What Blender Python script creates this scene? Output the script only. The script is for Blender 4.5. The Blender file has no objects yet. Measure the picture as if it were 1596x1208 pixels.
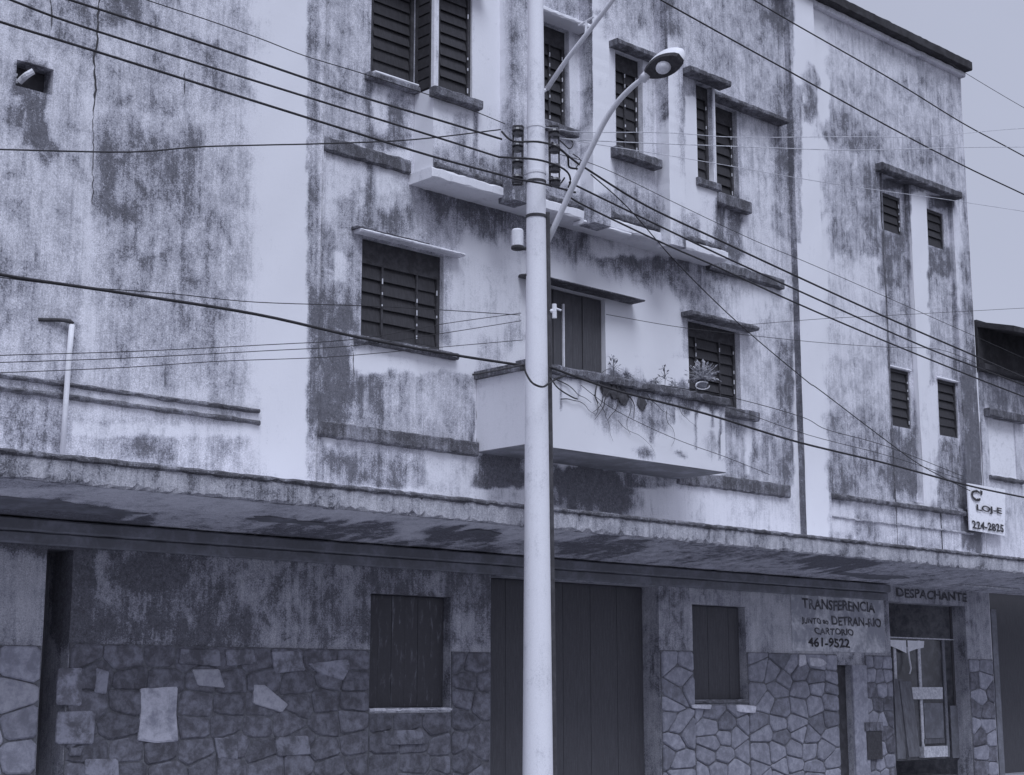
import bpy, math, random
import numpy as np
from mathutils import Matrix, Vector
random.seed(7); np.random.seed(7)
S = bpy.context.scene
# ---------------------------------------------------------------- camera (solved from the photo's vanishing points)
PW, PH, FOC, DYH, D, EYE = 1596., 1208., 2500., 471., 15.0, 1.6
PITCH = math.atan(DYH/FOC); PSI = math.atan(2398/(FOC/math.cos(PITCH)))
FW = np.array([math.sin(PSI)*math.cos(PITCH), math.cos(PSI)*math.cos(PITCH), math.sin(PITCH)])
RT = np.array([math.cos(PSI), -math.sin(PSI), 0.]); UP = np.cross(RT, FW)
CC = np.array([0., 0., EYE])
cam = bpy.data.objects.new('camera', bpy.data.cameras.new('camera')); S.collection.objects.link(cam)
cam.matrix_world = Matrix(((RT[0], UP[0], -FW[0], CC[0]), (RT[1], UP[1], -FW[1], CC[1]), (RT[2], UP[2], -FW[2], CC[2]), (0, 0, 0, 1)))
cam.data.sensor_width = 36; cam.data.lens = FOC/PW*36; cam.data.clip_end = 2000
S.camera = cam
# ---------------------------------------------------------------- sky, sun, exposure
SUN_EL, SUN_AZ = math.radians(58), math.radians(207)      # azimuth of the sun, clockwise from +y
w = bpy.data.worlds.new('World'); S.world = w; w.use_nodes = True
nt = w.node_tree; nt.nodes.clear()
sky = nt.nodes.new('ShaderNodeTexSky'); sky.sky_type = 'NISHITA'; sky.sun_disc = False
sky.sun_elevation = SUN_EL; sky.sun_rotation = SUN_AZ; sky.air_density = 1.5; sky.dust_density = 5
bw = nt.nodes.new('ShaderNodeRGBToBW'); nt.links.new(sky.outputs[0], bw.inputs[0])
tint = nt.nodes.new('ShaderNodeMix'); tint.data_type = 'RGBA'; tint.blend_type = 'MULTIPLY'; tint.inputs[0].default_value = 1
nt.links.new(bw.outputs[0], tint.inputs[6]); tint.inputs[7].default_value = (.80, .86, 1.10, 1)
ovc = nt.nodes.new('ShaderNodeMix'); ovc.data_type = 'RGBA'; ovc.inputs[0].default_value = .82     # cloud layer: mostly even
nt.links.new(tint.outputs[2], ovc.inputs[6]); ovc.inputs[7].default_value = (6.5, 7.0, 8.95, 1)
tcw = nt.nodes.new('ShaderNodeTexCoord'); cn = nt.nodes.new('ShaderNodeTexNoise'); cn.inputs['Scale'].default_value = 2.2; cn.inputs['Detail'].default_value = 5; nt.links.new(tcw.outputs['Generated'], cn.inputs['Vector'])
cr = nt.nodes.new('ShaderNodeMapRange'); cr.inputs[1].default_value = .3; cr.inputs[2].default_value = .7; cr.inputs[3].default_value = .93; cr.inputs[4].default_value = 1.07; nt.links.new(cn.outputs[0], cr.inputs[0])
cl = nt.nodes.new('ShaderNodeMix'); cl.data_type = 'RGBA'; cl.blend_type = 'MULTIPLY'; cl.inputs[0].default_value = 1; nt.links.new(ovc.outputs[2], cl.inputs[6]); nt.links.new(cr.outputs[0], cl.inputs[7])
bg = nt.nodes.new('ShaderNodeBackground'); bg.inputs[1].default_value = .075
nt.links.new(cl.outputs[2], bg.inputs[0])
wo = nt.nodes.new('ShaderNodeOutputWorld'); nt.links.new(bg.outputs[0], wo.inputs[0])
sl = bpy.data.lights.new('sun', 'SUN'); sl.energy = 2.2; sl.angle = math.radians(28); sl.color = (.785, .855, 1)
so = bpy.data.objects.new('sun', sl); S.collection.objects.link(so)
sd = Vector((math.sin(SUN_AZ)*math.cos(SUN_EL), math.cos(SUN_AZ)*math.cos(SUN_EL), math.sin(SUN_EL)))
so.rotation_euler = sd.to_track_quat('Z', 'Y').to_euler(); so.location = (0, 0, 30)
vs = S.view_settings; vs.view_transform = 'Standard'; vs.look = 'None'; vs.gamma = 1; vs.use_curve_mapping = False
vs.exposure = 0.13

# ---------------------------------------------------------------- photo measurement helpers
def ray(px, py): return FW*FOC + RT*(px-PW/2) + UP*(PH/2-py)
def on(px, py, out=0.):
    v = ray(px, py); return CC + v*((D-out)/v[1])
def onx(px, py, X):
    v = ray(px, py); return CC + v*(X/v[0])
def proj(P):
    v = P - CC; d = v@FW; d = np.where(np.abs(d) < 1e-3, 1e-3, d)
    return PW/2+FOC*(v@RT)/d, PH/2-FOC*(v@UP)/d

# ---------------------------------------------------------------- stains and painted shade: weather marks, and shadow under overhangs
P = []   # (kind, x0,y0,x1,y1, value, soft) in later order of overlay; positions measured on the photo, fixed to the wall
def pt(k, x0, y0, x1, y1, v, s=12): P.append((k, x0, y0, x1, y1, v, s))
B, O = 'b', 'o'
pt(B,-900,-900,485,745,.36,20)
pt(B,-900,590,110,700,.52,20); pt(B,-200,390,135,540,.45,40)
pt(B,125,130,150,640,.22,8)
pt(B,80,-80,152,90,.58,10); pt(B,152,-80,215,40,.74,10); pt(B,215,-40,300,170,.44,10); pt(B,225,70,275,175,.66,8); pt(B,290,60,350,172,.6,8)
pt(O,180,148,214,168,.8,6)
pt(B,148,172,212,228,.62,10); pt(B,150,225,205,330,.60,14); pt(B,205,205,318,262,.60,12); pt(B,205,260,322,400,.68,16); pt(B,175,320,215,345,.75,8)
pt(B,145,345,330,480,.50,20); pt(B,180,440,340,600,.50,24); pt(B,330,250,360,330,.4,20); pt(B,300,330,350,400,.55,12)
pt(O,170,665,285,712,.62,16); pt(O,320,675,385,715,.55,10); pt(B,108,612,400,650,.25,6); pt(B,110,660,400,680,.12,6)
pt(B,36,140,74,228,.97,5); pt(O,5,150,42,215,.72,10); pt(O,45,222,100,250,.70,8); pt(B,20,96,76,150,.8,4)
pt(B,400,-80,520,745,-.25,75)
pt(B,478,-80,500,745,.66,5)
pt(B,500,-80,640,560,.40,6); pt(B,560,-10,578,110,.42,8); pt(B,640,150,830,300,.22,10); pt(B,680,-60,790,230,.05,10); pt(B,740,-60,785,160,-.2,10)
pt(B,570,120,581,262,.85,4); pt(B,604,140,632,250,.78,8); pt(B,581,140,604,200,.18,8); pt(B,738,160,744,250,.8,3); pt(B,705,180,730,260,.5,8); pt(B,665,160,671,262,.8,2)
pt(B,500,205,645,222,.72,8); pt(B,500,234,645,340,.26,6); pt(B,571,250,584,345,.74,5); pt(B,530,300,560,350,.6,12); pt(B,585,235,640,300,.12,10)
pt(B,562,325,640,362,.72,14)
pt(B,500,350,520,480,.58,6); pt(B,520,395,540,440,.1,6); pt(B,540,360,562,480,.58,6); pt(B,485,474,556,540,.78,6)
pt(B,715,300,1060,560,-.3,30); pt(B,640,262,1125,310,-.2,8)
pt(B,700,400,820,560,.10,20); pt(O,740,530,790,575,.5,14); pt(O,780,500,820,545,.4,10)
pt(B,485,540,550,662,.86,6); pt(B,550,560,605,680,.56,14); pt(B,558,590,566,650,.95,4); pt(B,574,572,596,640,.84,5); pt(B,552,540,740,580,-.1,10); pt(B,605,592,738,700,.38,18)
pt(B,640,590,735,640,.30,14); pt(O,732,650,752,700,.85,10)
pt(B,484,686,740,780,.42,8); pt(O,496,695,560,735,.78,12); pt(B,540,710,625,760,.72,16); pt(B,665,700,738,762,.12,8); pt(B,742,705,800,780,.45,8)
# balcony skirt and its surroundings
pt(B,742,585,835,705,-.35,8); pt(B,835,560,1131,740,-.25,4); pt(B,858,582,940,592,.8,5); pt(O,935,570,1005,645,1.2,10); pt(O,925,610,975,680,.42,20)
pt(B,1000,598,1131,640,.78,10); pt(O,960,625,1060,680,.50,22); pt(O,1000,620,1040,660,.6,12); pt(O,985,698,1025,716,.62,7); pt(O,1050,706,1070,714,.5,6); pt(O,1090,660,1130,735,.3,10)
pt(B,872,590,877,640,.62,4); pt(B,900,590,905,622,.62,4); pt(B,1012,590,1017,690,.62,4); pt(B,1048,590,1053,660,.62,4); pt(B,1082,590,1087,700,.62,4); pt(B,1108,590,1113,668,.62,4); pt(B,1120,590,1125,720,.62,4); pt(B,745,706,817,780,1.05,16); pt(B,857,724,960,805,1.2,10); pt(B,935,738,1040,812,.95,50); pt(B,1060,755,1235,830,.25,10)  # the strongest boxes paint the balcony's shadow onto the grimy wall below
pt(B,1131,400,1222,700,.34,10); pt(B,1120,425,1230,500,.15,14); pt(B,1208,528,1254,640,.82,8); pt(B,1128,640,1215,745,.56,12); pt(B,1218,640,1254,790,.74,8); pt(B,1162,640,1170,740,.1,5); pt(B,1180,520,1208,640,.30,10)
pt(B,1210,745,1250,830,.55,10); pt(O,1070,800,1140,840,.55,20)
# soot, mould and painted shade in a band below the bay slab
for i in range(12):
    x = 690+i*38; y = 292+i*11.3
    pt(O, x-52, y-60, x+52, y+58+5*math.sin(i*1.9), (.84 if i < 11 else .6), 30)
pt(B,1065,-80,1245,205,.42,6); pt(O,1195,-30,1240,68,.98,10); pt(B,1098,10,1190,160,.46,14); pt(O,1200,120,1245,195,.76,12); pt(B,1155,190,1215,430,.22,8); pt(B,1206,190,1245,375,.68,8); pt(B,1205,380,1240,440,.4,8)
pt(B,1115,305,1130,390,.95,4); pt(B,1134,300,1156,400,.82,5); pt(B,1092,300,1114,380,.1,5)
pt(B,918,-80,1065,400,.16,6); pt(B,955,232,1030,330,.3,8); pt(B,880,-40,1035,60,.42,10); pt(B,1047,-60,1066,360,.55,3); pt(B,1030,-60,1042,370,.85,2); pt(B,1042,-60,1047,370,-.3,1); pt(B,914,-60,924,340,.85,2); pt(B,924,-60,931,340,-.3,1); pt(B,797,-60,818,320,.62,3); pt(B,782,-60,797,320,-.3,3); pt(B,931,60,957,330,-.1,4); pt(B,1068,150,1092,330,-.1,4); pt(B,870,60,916,200,.1,6);pt(B,868,90,882,200,.6,3)
pt(B,855,300,1040,368,.66,8)
# right pilaster and right wing
pt(B,1290,-80,1560,860,.42,10); pt(B,1238,-80,1292,860,-.22,6); pt(B,1237,130,1250,380,.55,4); pt(B,1252,100,1275,190,.5,8)
pt(B,1285,-40,1500,120,.28,10); pt(B,1262,110,1275,170,.7,6); pt(O,1270,180,1345,222,.72,10); pt(B,1305,205,1375,235,.72,8); pt(O,1400,218,1468,262,.60,10); pt(B,1280,240,1335,340,.46,12); pt(O,1285,340,1330,390,.55,14)
pt(B,1345,255,1372,420,.66,8); pt(B,1376,278,1420,294,1.0,3); pt(B,1449,304,1486,324,1.0,3); pt(B,1290,400,1378,560,.20,10); pt(B,1285,560,1378,640,.34,12); pt(B,1288,640,1378,775,.58,14); pt(B,1355,500,1378,620,.3,8)  # full-strength boxes at the channel tops paint in the recess shade under the hood
pt(B,1372,366,1420,450,.78,6); pt(B,1405,290,1422,480,.6,4); pt(B,1376,450,1420,560,.48,8); pt(B,1384,670,1438,770,.82,8); pt(B,1424,560,1442,790,.72,5)
pt(B,1421,300,1446,480,-.4,3); pt(B,1424,480,1449,620,-.3,3); pt(B,1430,600,1462,790,.05,4); pt(B,1448,384,1487,430,.80,6); pt(B,1448,430,1490,570,.42,8); pt(B,1462,690,1505,800,.74,8); pt(B,1484,400,1492,700,.7,3)
pt(B,1486,310,1500,480,.2,6); pt(B,1500,300,1530,560,.62,5); pt(B,1498,560,1532,860,.92,5); pt(B,1488,120,1500,300,.35,6)
pt(B,1292,800,1500,835,.62,8); pt(B,1292,785,1330,830,.2,8); pt(B,1370,790,1480,840,.34,14)
pt(B,-900,760,1254,842,.12,4); pt(B,-300,786,236,860,1.25,16); pt(O,150,775,260,800,.2,20); pt(B,236,800,470,840,.35,20); pt(O,480,816,625,834,.8,8); pt(O,660,826,780,842,.9,8); pt(O,380,822,560,842,.8,14); pt(O,860,838,1010,862,.8,10); pt(B,1060,850,1254,875,.6,14); pt(O,1240,862,1370,884,1.0,10)
pt(B,860,745,985,802,1.1,30); pt(B,1130,770,1235,812,.2,10)  # first box deepens the painted shadow under the balcony
# neighbour wall; its dark upper bands are painted eave shade
pt(B,1532,500,1700,900,.34,4); pt(B,1520,480,1700,585,1.4,10); pt(B,1520,585,1700,645,.75,10)
# fascia and ground floor
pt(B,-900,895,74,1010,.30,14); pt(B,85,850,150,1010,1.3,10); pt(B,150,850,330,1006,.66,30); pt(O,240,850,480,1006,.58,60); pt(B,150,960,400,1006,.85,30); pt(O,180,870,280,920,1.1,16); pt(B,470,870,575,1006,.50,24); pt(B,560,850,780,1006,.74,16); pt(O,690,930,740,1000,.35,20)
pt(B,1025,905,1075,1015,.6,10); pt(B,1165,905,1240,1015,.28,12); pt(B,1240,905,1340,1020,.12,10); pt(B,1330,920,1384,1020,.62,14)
P = [(k, a, b, c, d, v, s_*1.7 if s_ > 4 and v > .2 else s_) for k, a, b, c, d, v, s_ in P if True]

def ss(a, b, x):
    t = np.clip((x-a)/(b-a), 0, 1); return t*t*(3-2*t)
def grime_shade(co):
    px, py = proj(co)
    X, Z = co[:, 0], co[:, 2]
    wx = 5*np.sin(Z*9+X*3)+3.5*np.sin(Z*23-X*7)+2*np.sin(X*41+Z*5); wy = 6*np.sin(X*8+Z*2)+4*np.sin(X*21+Z*9)
    g = np.full(len(co), .40)
    for k, x0, y0, x1, y1, v, s in P:
        q = min(1., s/17.); px2 = px+wx*.6*q; py2 = py+wy*.9*q
        if k == 'b':
            wgt = ss(x0-s/2, x0+s/2, px2)*(1-ss(x1-s/2, x1+s/2, px2))*ss(y0-s/2, y0+s/2, py2)*(1-ss(y1-s/2, y1+s/2, py2))
        else:
            rx, ry = (x1-x0)/2+s/2, (y1-y0)/2+s/2
            r = np.hypot((px2-(x0+x1)/2)/rx, (py2-(y0+y1)/2)/ry); wgt = 1-ss(1-min(.9, 1.6*s/rx), 1.05, r)
        g = g*(1-wgt)+v*wgt
    return np.where(g > 0, g*1.02+.075*ss(0, .3, g), g)

# ---------------------------------------------------------------- materials
def mat(name):
    m = bpy.data.materials.new(name); m.use_nodes = True; n = m.node_tree
    b = n.nodes['Principled BSDF']; b.inputs['Roughness'].default_value = .85; b.inputs['Specular IOR Level'].default_value = .25
    return m, n, b
def N(n, t, **k):
    x = n.nodes.new(t)
    for a, v in k.items(): setattr(x, a, v)
    return x
def math_(n, op, a, b=None, clamp=False):
    x = N(n, 'ShaderNodeMath', operation=op); x.use_clamp = clamp
    for i, v in enumerate((a, b)):
        if v is None: continue
        if isinstance(v, (int, float)): x.inputs[i].default_value = v
        else: n.links.new(v, x.inputs[i])
    return x.outputs[0]
def noise(n, pos, scale, det=6, rough=.6, stretch=None, dist=0.):
    if stretch:
        mp = N(n, 'ShaderNodeMapping'); mp.inputs['Scale'].default_value = stretch; n.links.new(pos, mp.inputs[0]); pos = mp.outputs[0]
    x = N(n, 'ShaderNodeTexNoise'); x.inputs['Scale'].default_value = scale; x.inputs['Detail'].default_value = det
    x.inputs['Roughness'].default_value = rough; x.inputs['Distortion'].default_value = dist
    n.links.new(pos, x.inputs['Vector']); return x.outputs[0]
def ramp(n, v, a, b):
    x = N(n, 'ShaderNodeMapRange', interpolation_type='SMOOTHSTEP'); n.links.new(v, x.inputs[0]); x.inputs[1].default_value = a; x.inputs[2].default_value = b
    return x.outputs[0]
def mixc(n, f, a, b, mode='MIX'):
    x = N(n, 'ShaderNodeMix', data_type='RGBA', blend_type=mode)
    if isinstance(f, (int, float)): x.inputs[0].default_value = f
    else: n.links.new(f, x.inputs[0])
    for i, v in ((6, a), (7, b)):
        if isinstance(v, tuple): x.inputs[i].default_value = v
        else: n.links.new(v, x.inputs[i])
    return x.outputs[2]
def G(v, w=0.):
    k = max(0., min(1., (.16-v)/.12))      # the darkest paints and timber are faintly purple
    h = max(0., 1-abs(v-.28)/.3)      # mid greys slightly bluer
    return (v*(.99+.03*k-.02*h+w), v*(.98-.02*k), v*(1.02+.09*h), 1)
def plaster(name, light=.80, mid=.30, dark=.11, gc=0., attr=True, bump=.35):
    m, n, b = mat(name)
    pos = N(n, 'ShaderNodeNewGeometry').outputs['Position']
    n1 = noise(n, pos, 1.5, 8, .62); n2 = noise(n, pos, 5.0, 9, .72, (1, 1, .72), .5); st = noise(n, pos, 1., 8, .7, (13, 13, .7))
    n3 = noise(n, pos, 30, 8, .85); st2 = noise(n, pos, 1., 5, .6, (28, 28, 1.6))
    s = math_(n, 'ADD', math_(n, 'MULTIPLY', n1, .24), math_(n, 'ADD', math_(n, 'MULTIPLY', n2, .34), math_(n, 'ADD', math_(n, 'MULTIPLY', st, .21), math_(n, 'MULTIPLY', n3, .21))))
    if attr:
        at = N(n, 'ShaderNodeAttribute', attribute_name='g').outputs['Fac']
        g = math_(n, 'ADD', at, gc)
    else:
        vv = N(n, 'ShaderNodeValue'); vv.outputs[0].default_value = gc; g = vv.outputs[0]
    sc = math_(n, 'MULTIPLY', math_(n, 'SUBTRACT', s, .5), 5.0)
    fine = noise(n, pos, 64, 3, .8); fg = math_(n, 'MULTIPLY', math_(n, 'SUBTRACT', fine, .5), 1.15)
    v = math_(n, 'ADD', math_(n, 'ADD', sc, fg), g)
    f1 = ramp(n, v, .02, 1.0); f2 = ramp(n, v, .68, .96)
    grit = ramp(n, noise(n, pos, 70, 4, .8), .35, .68)
    c = mixc(n, f1, G(light), G(mid))
    dv = ramp(n, math_(n, 'ADD', math_(n, 'MULTIPLY', n3, .6), math_(n, 'MULTIPLY', noise(n, pos, 14, 6, .75, None, .8), .4)), .40, .62)
    dk = mixc(n, dv, G(dark*.75), G(dark*1.9))
    dk = mixc(n, math_(n, 'MULTIPLY', ramp(n, st2, .55, .75), .5), dk, G(dark*.7))
    c = mixc(n, math_(n, 'MULTIPLY', f2, .9), c, dk)
    # grit and scratches show only where the coat is worn
    wear = math_(n, 'MULTIPLY', ramp(n, g, .0, .8), .55)
    c = mixc(n, math_(n, 'MULTIPLY', wear, ramp(n, grit, .55, .9)), c, G(dark*1.25)) 
    spk = ramp(n, noise(n, pos, 46, 3, .7), .60, .70)
    c = mixc(n, math_(n, 'MULTIPLY', math_(n, 'MULTIPLY', spk, wear), .8), c, G(light*.72))
    c = mixc(n, math_(n, 'MULTIPLY', ramp(n, st2, .52, .72), math_(n, 'MULTIPLY', ramp(n, g, -.1, .6), .35)), c, G(mid*.7))
    c = mixc(n, math_(n, 'MULTIPLY', ramp(n, g, -.2, .7), .6), c, mixc(n, ramp(n, noise(n, pos, 85, 2, .8), .38, .62), G(.62), G(1.2)), 'MULTIPLY')
    n.links.new(c, b.inputs['Base Color'])
    bp = N(n, 'ShaderNodeBump'); bp.inputs['Strength'].default_value = bump; bp.inputs['Distance'].default_value = .02
    n.links.new(math_(n, 'ADD', math_(n, 'MULTIPLY', n2, .6), math_(n, 'SUBTRACT', math_(n, 'MULTIPLY', n3, .4), math_(n, 'MULTIPLY', f2, .25))), bp.inputs['Height'])
    n.links.new(bp.outputs[0], b.inputs['Normal'])
    return m
def worn(name, a, bcol, scale=12, lo=.4, hi=.62, rough=.8, bump=.3, stretch=None, spec=.25):
    m, n, b = mat(name)
    pos = N(n, 'ShaderNodeNewGeometry').outputs['Position']
    x = noise(n, pos, scale, 8, .7, stretch, .3); y = noise(n, pos, scale*6, 4, .7)
    oi = N(n, 'ShaderNodeObjectInfo').outputs['Random']
    c = mixc(n, ramp(n, x, lo, hi), G(a), G(bcol))
    c = mixc(n, 1., c, mixc(n, oi, G(.80), G(1.14)), 'MULTIPLY') if 'stone' in name else c
    c = mixc(n, math_(n, 'MULTIPLY', ramp(n, y, .45, .7), .3), c, G((a+bcol)*.3))
    n.links.new(c, b.inputs['Base Color']); b.inputs['Roughness'].default_value = rough; b.inputs['Specular IOR Level'].default_value = spec
    bp = N(n, 'ShaderNodeBump'); bp.inputs['Strength'].default_value = bump; bp.inputs['Distance'].default_value = .012
    n.links.new(math_(n, 'ADD', x, math_(n, 'MULTIPLY', y, .4)), bp.inputs['Height']); n.links.new(bp.outputs[0], b.inputs['Normal'])
    return m
M = dict(
    plaster=plaster('weathered_plaster'),
    ledge=plaster('stained_ledge', .42, .13, .07, .80, False),
    slab=plaster('slab_edge', .8, .42, .14, .22, False),
    slab2=plaster('bay_slab_edge', .80, .42, .14, .04, False, .3),
    clean=plaster('painted_plaster', .80, .5, .2, -.10, False, .2),
    fascia=plaster('gritty_concrete', .62, .26, .10, .52, False, .8),
    soffit=worn('dirty_soffit', .42, .80, 2.2, .35, .65, .9, .3, (.5, 3, 3)),
    beam=worn('dark_beam', .17, .27, 3, .4, .7),
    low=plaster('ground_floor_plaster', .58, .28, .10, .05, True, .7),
    mortar=worn('mortar', .12, .19, 14),
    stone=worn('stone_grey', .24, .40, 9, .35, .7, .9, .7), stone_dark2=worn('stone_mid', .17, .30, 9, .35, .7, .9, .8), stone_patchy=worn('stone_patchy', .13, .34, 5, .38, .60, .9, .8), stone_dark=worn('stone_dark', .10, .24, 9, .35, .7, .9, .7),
    stone_pale=worn('stone_pale', .34, .52, 14, .3, .65, .9, .7), chip=worn('stone_light', .55, .75, 10),
    stone_pale2=worn('stone_pale_worn', .26, .5, 7, .3, .6, .9, .8),
    pane=worn('dusty_pane', .05, .13, 3, .4, .7, .25, .05, None, .6), frame_mid=worn('grey_frame', .16, .24, 20), mid_board=worn('grey_board', .15, .24, 5, .35, .7, .85, .3),
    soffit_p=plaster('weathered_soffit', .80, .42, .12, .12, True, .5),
    slat=worn('louvre_slat', .04, .06, 8, .4, .7, .6, .1, (6, 1, 1)), frame=worn('window_frame', .045, .075, 10), darkwood=worn('dark_timber', .08, .11, 5, .4, .7, .7, .2, (14, 14, .8)),
    streaky=worn('streaky_timber', .075, .26, 3.2, .52, .78, .8, .3, (5, 5, 1.2)),
    void=worn('dim_interior', .12, .16, 3), clip=worn('metal_clip', .7, .8, 8), frame_pale=worn('pale_frame', .45, .7, 20),
    pole=plaster('whitewashed_concrete', .80, .46, .16, .04, False, .25), conduit=worn('grey_conduit', .05, .09, 8, .4, .7, .5),
    metal=worn('painted_metal', .72, .82, 12, .3, .8, .5, .05), iron=worn('black_iron', .05, .08, 18), porcelain=worn('dark_insulator', .07, .1, 15, .4, .7, .3, .05, None, .5),
    cable=worn('black_cable', .035, .05, 12), wire_pale=worn('bare_wire', .45, .7, 6), glass=worn('lamp_glass', .75, .85, 30),
    sign=worn('enamel_board', .72, .86, 9, .35, .5, .7, .1), ink=worn('black_lettering', .04, .07, 30), faded=worn('faded_lettering', .08, .26, 9, .45, .70),
    panel=worn('sign_ground_paint', .34, .66, 3, .42, .62), plank=worn('old_board', .11, .20, 8, .35, .7, .85, .4, (2, 2, .5)), white=worn('white_paper', .75, .85, 6),
    leaf=worn('leaf', .20, .34, 9), leaf_pale=worn('pale_leaf', .55, .75, 9), vine=worn('dry_root', .06, .10, 20), pot=worn('clay_pot', .3, .4, 20),
    road=worn('asphalt', .10, .14, 4), walk=worn('pavement', .34, .42, 4), roof=worn('roof_sheet', .035, .06, 4), nwall=plaster('neighbour_plaster', .78, .40, .15, 0., True),
)

# ---------------------------------------------------------------- mesh helpers
LOC = {}
def empty(name, loc, label, cat, group=None):
    o = bpy.data.objects.new(name, None); S.collection.objects.link(o); o.location = loc; o.empty_display_size = .2
    o['label'] = label; o['category'] = cat
    if group: o['group'] = group
    LOC[o.name] = np.array(loc, float); return o
def base(o): 
    while o.parent: o = o.parent
    return LOC.get(o.name, np.zeros(3))
def add(name, V, F, m, parent=None, label=None, cat=None, group=None, kind=None, g=False, smooth=False, at=None):
    V = np.asarray(V, float).reshape(-1, 3)
    off = base(parent) if parent else (np.array(at, float) if at is not None else np.zeros(3))
    me = bpy.data.meshes.new(name); me.from_pydata((V-off).tolist(), [], F); me.update()
    if g:
        a = me.attributes.new('g', 'FLOAT', 'POINT'); a.data.foreach_set('value', grime_shade(V).astype(np.float32))
    if smooth: me.polygons.foreach_set('use_smooth', [True]*len(me.polygons))
    me.materials.append(m)
    o = bpy.data.objects.new(name, me); S.collection.objects.link(o)
    if parent: o.parent = parent
    elif at is not None: o.location = at
    if label: o['label'] = label
    if cat: o['category'] = cat
    if group: o['group'] = group
    if kind: o['kind'] = kind
    return o
def cat_(*parts):
    V, F, n = [], [], 0
    for v, f in parts:
        v = np.asarray(v, float).reshape(-1, 3); V.append(v); F += [tuple(i+n for i in q) for q in f]; n += len(v)
    return np.vstack(V), F
def box(x0, x1, y0, y1, z0, z1):
    V = [(x, y, z) for x in (x0, x1) for y in (y0, y1) for z in (z0, z1)]
    return V, [(0, 1, 3, 2), (4, 6, 7, 5), (0, 4, 5, 1), (2, 3, 7, 6), (0, 2, 6, 4), (1, 5, 7, 3)]
def obox(x0, x1, o0, o1, z0, z1): return box(x0, x1, D-o1, D-o0, z0, z1)      # o = distance out from the facade
def rough(a0, a1, o0, o1, b0, b1, axis='x', step=.09, jit=.012, ch=.012, nib=0.):
    """bar with chamfered, slightly broken long edges; axis x: a=x, b=z; axis z: a=z, b=x"""
    n = max(2, int((a1-a0)/step)); V, F = [], []
    for i in range(n+1):
        a = a0+(a1-a0)*i/n; r = [(random.random()-.5)*2*jit for _ in range(6)]
        e = ch+abs(r[4]) + (nib*random.random() if random.random() < .25 else 0); e2 = ch+abs(r[5])+(nib*random.random() if random.random() < .35 else 0)
        lo, hi, out = b0+r[0]*.6, b1+r[1]*.6, o1+r[2]*.5
        ring = [(o0, lo), (out-e, lo), (out, lo+e2), (out, hi-e), (out-e2, hi), (o0, hi)]
        for o, b in ring: V.append((a, D-o, b) if axis == 'x' else (b, D-o, a))
    for i in range(n):
        for k in range(6):
            p, q = i*6+k, i*6+(k+1) % 6
            F.append((p, q, q+6, p+6) if axis == 'z' else (p, p+6, q+6, q))
    F.append(tuple(range(5, -1, -1)) if axis == 'x' else tuple(range(6))); F.append(tuple(n*6+k for k in (range(6) if axis == 'x' else range(5, -1, -1))))
    return V, F
def grid(x0, x1, z0, z1, out, holes=(), depth=.2, step=.045, relief=None):
    """wall face at y=D-out with openings (x0,x1,z0,z1) and their reveals"""
    def ticks(a, b, cuts):
        t = [a, b]+[c for c in cuts if a < c < b]; t = sorted(set(round(c, 5) for c in t)); r = []
        for p, q in zip(t, t[1:]):
            k = max(1, int(round((q-p)/step))); r += [p+(q-p)*i/k for i in range(k)]
        return np.array(r+[b])
    xs = ticks(x0, x1, [h[0] for h in holes]+[h[1] for h in holes]); zs = ticks(z0, z1, [h[2] for h in holes]+[h[3] for h in holes])
    nx, nz = len(xs), len(zs); XX, ZZ = np.meshgrid(xs, zs, indexing='ij')
    YY = D-out+.003*np.sin(XX*3.1+ZZ*2.2)+.002*np.sin(XX*7.7-ZZ*5)
    if relief:
        for i in range(nx):
            for j in range(nz): YY[i, j] -= relief(XX[i, j], ZZ[i, j])
    V = np.stack([XX, YY, ZZ], -1).reshape(-1, 3)
    cx = (xs[1:]+xs[:-1])/2; cz = (zs[1:]+zs[:-1])/2; keep = np.ones((nx-1, nz-1), bool)
    for h in holes: keep &= ~(((cx > h[0]) & (cx < h[1]))[:, None] & ((cz > h[2]) & (cz < h[3]))[None, :])
    I, J = np.nonzero(keep); a = I*nz+J
    F = np.stack([a, a+nz, a+nz+1, a+1], 1).tolist(); F = [tuple(f) for f in F]
    V = V.tolist()
    y0 = D-out
    for h in holes:
        d = h[4] if len(h) > 4 else depth
        if d <= 0: continue
        a_, b_, c_, e_ = h[:4]; k = 8
        for (p, q) in (((b_, c_), (b_, e_)), ((a_, e_), (a_, c_)), ((a_, c_), (b_, c_)), ((b_, e_), (a_, e_))):
            s = len(V)
            for i in range(k+1):
                t = i/k; X, Z = p[0]+(q[0]-p[0])*t, p[1]+(q[1]-p[1])*t
                V += [(X, y0, Z), (X, y0+d/2, Z), (X, y0+d, Z)]
            for i in range(k):
                for j in range(2): F.append((s+i*3+j, s+i*3+j+1, s+i*3+j+4, s+i*3+j+3))
    return V, F
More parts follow.
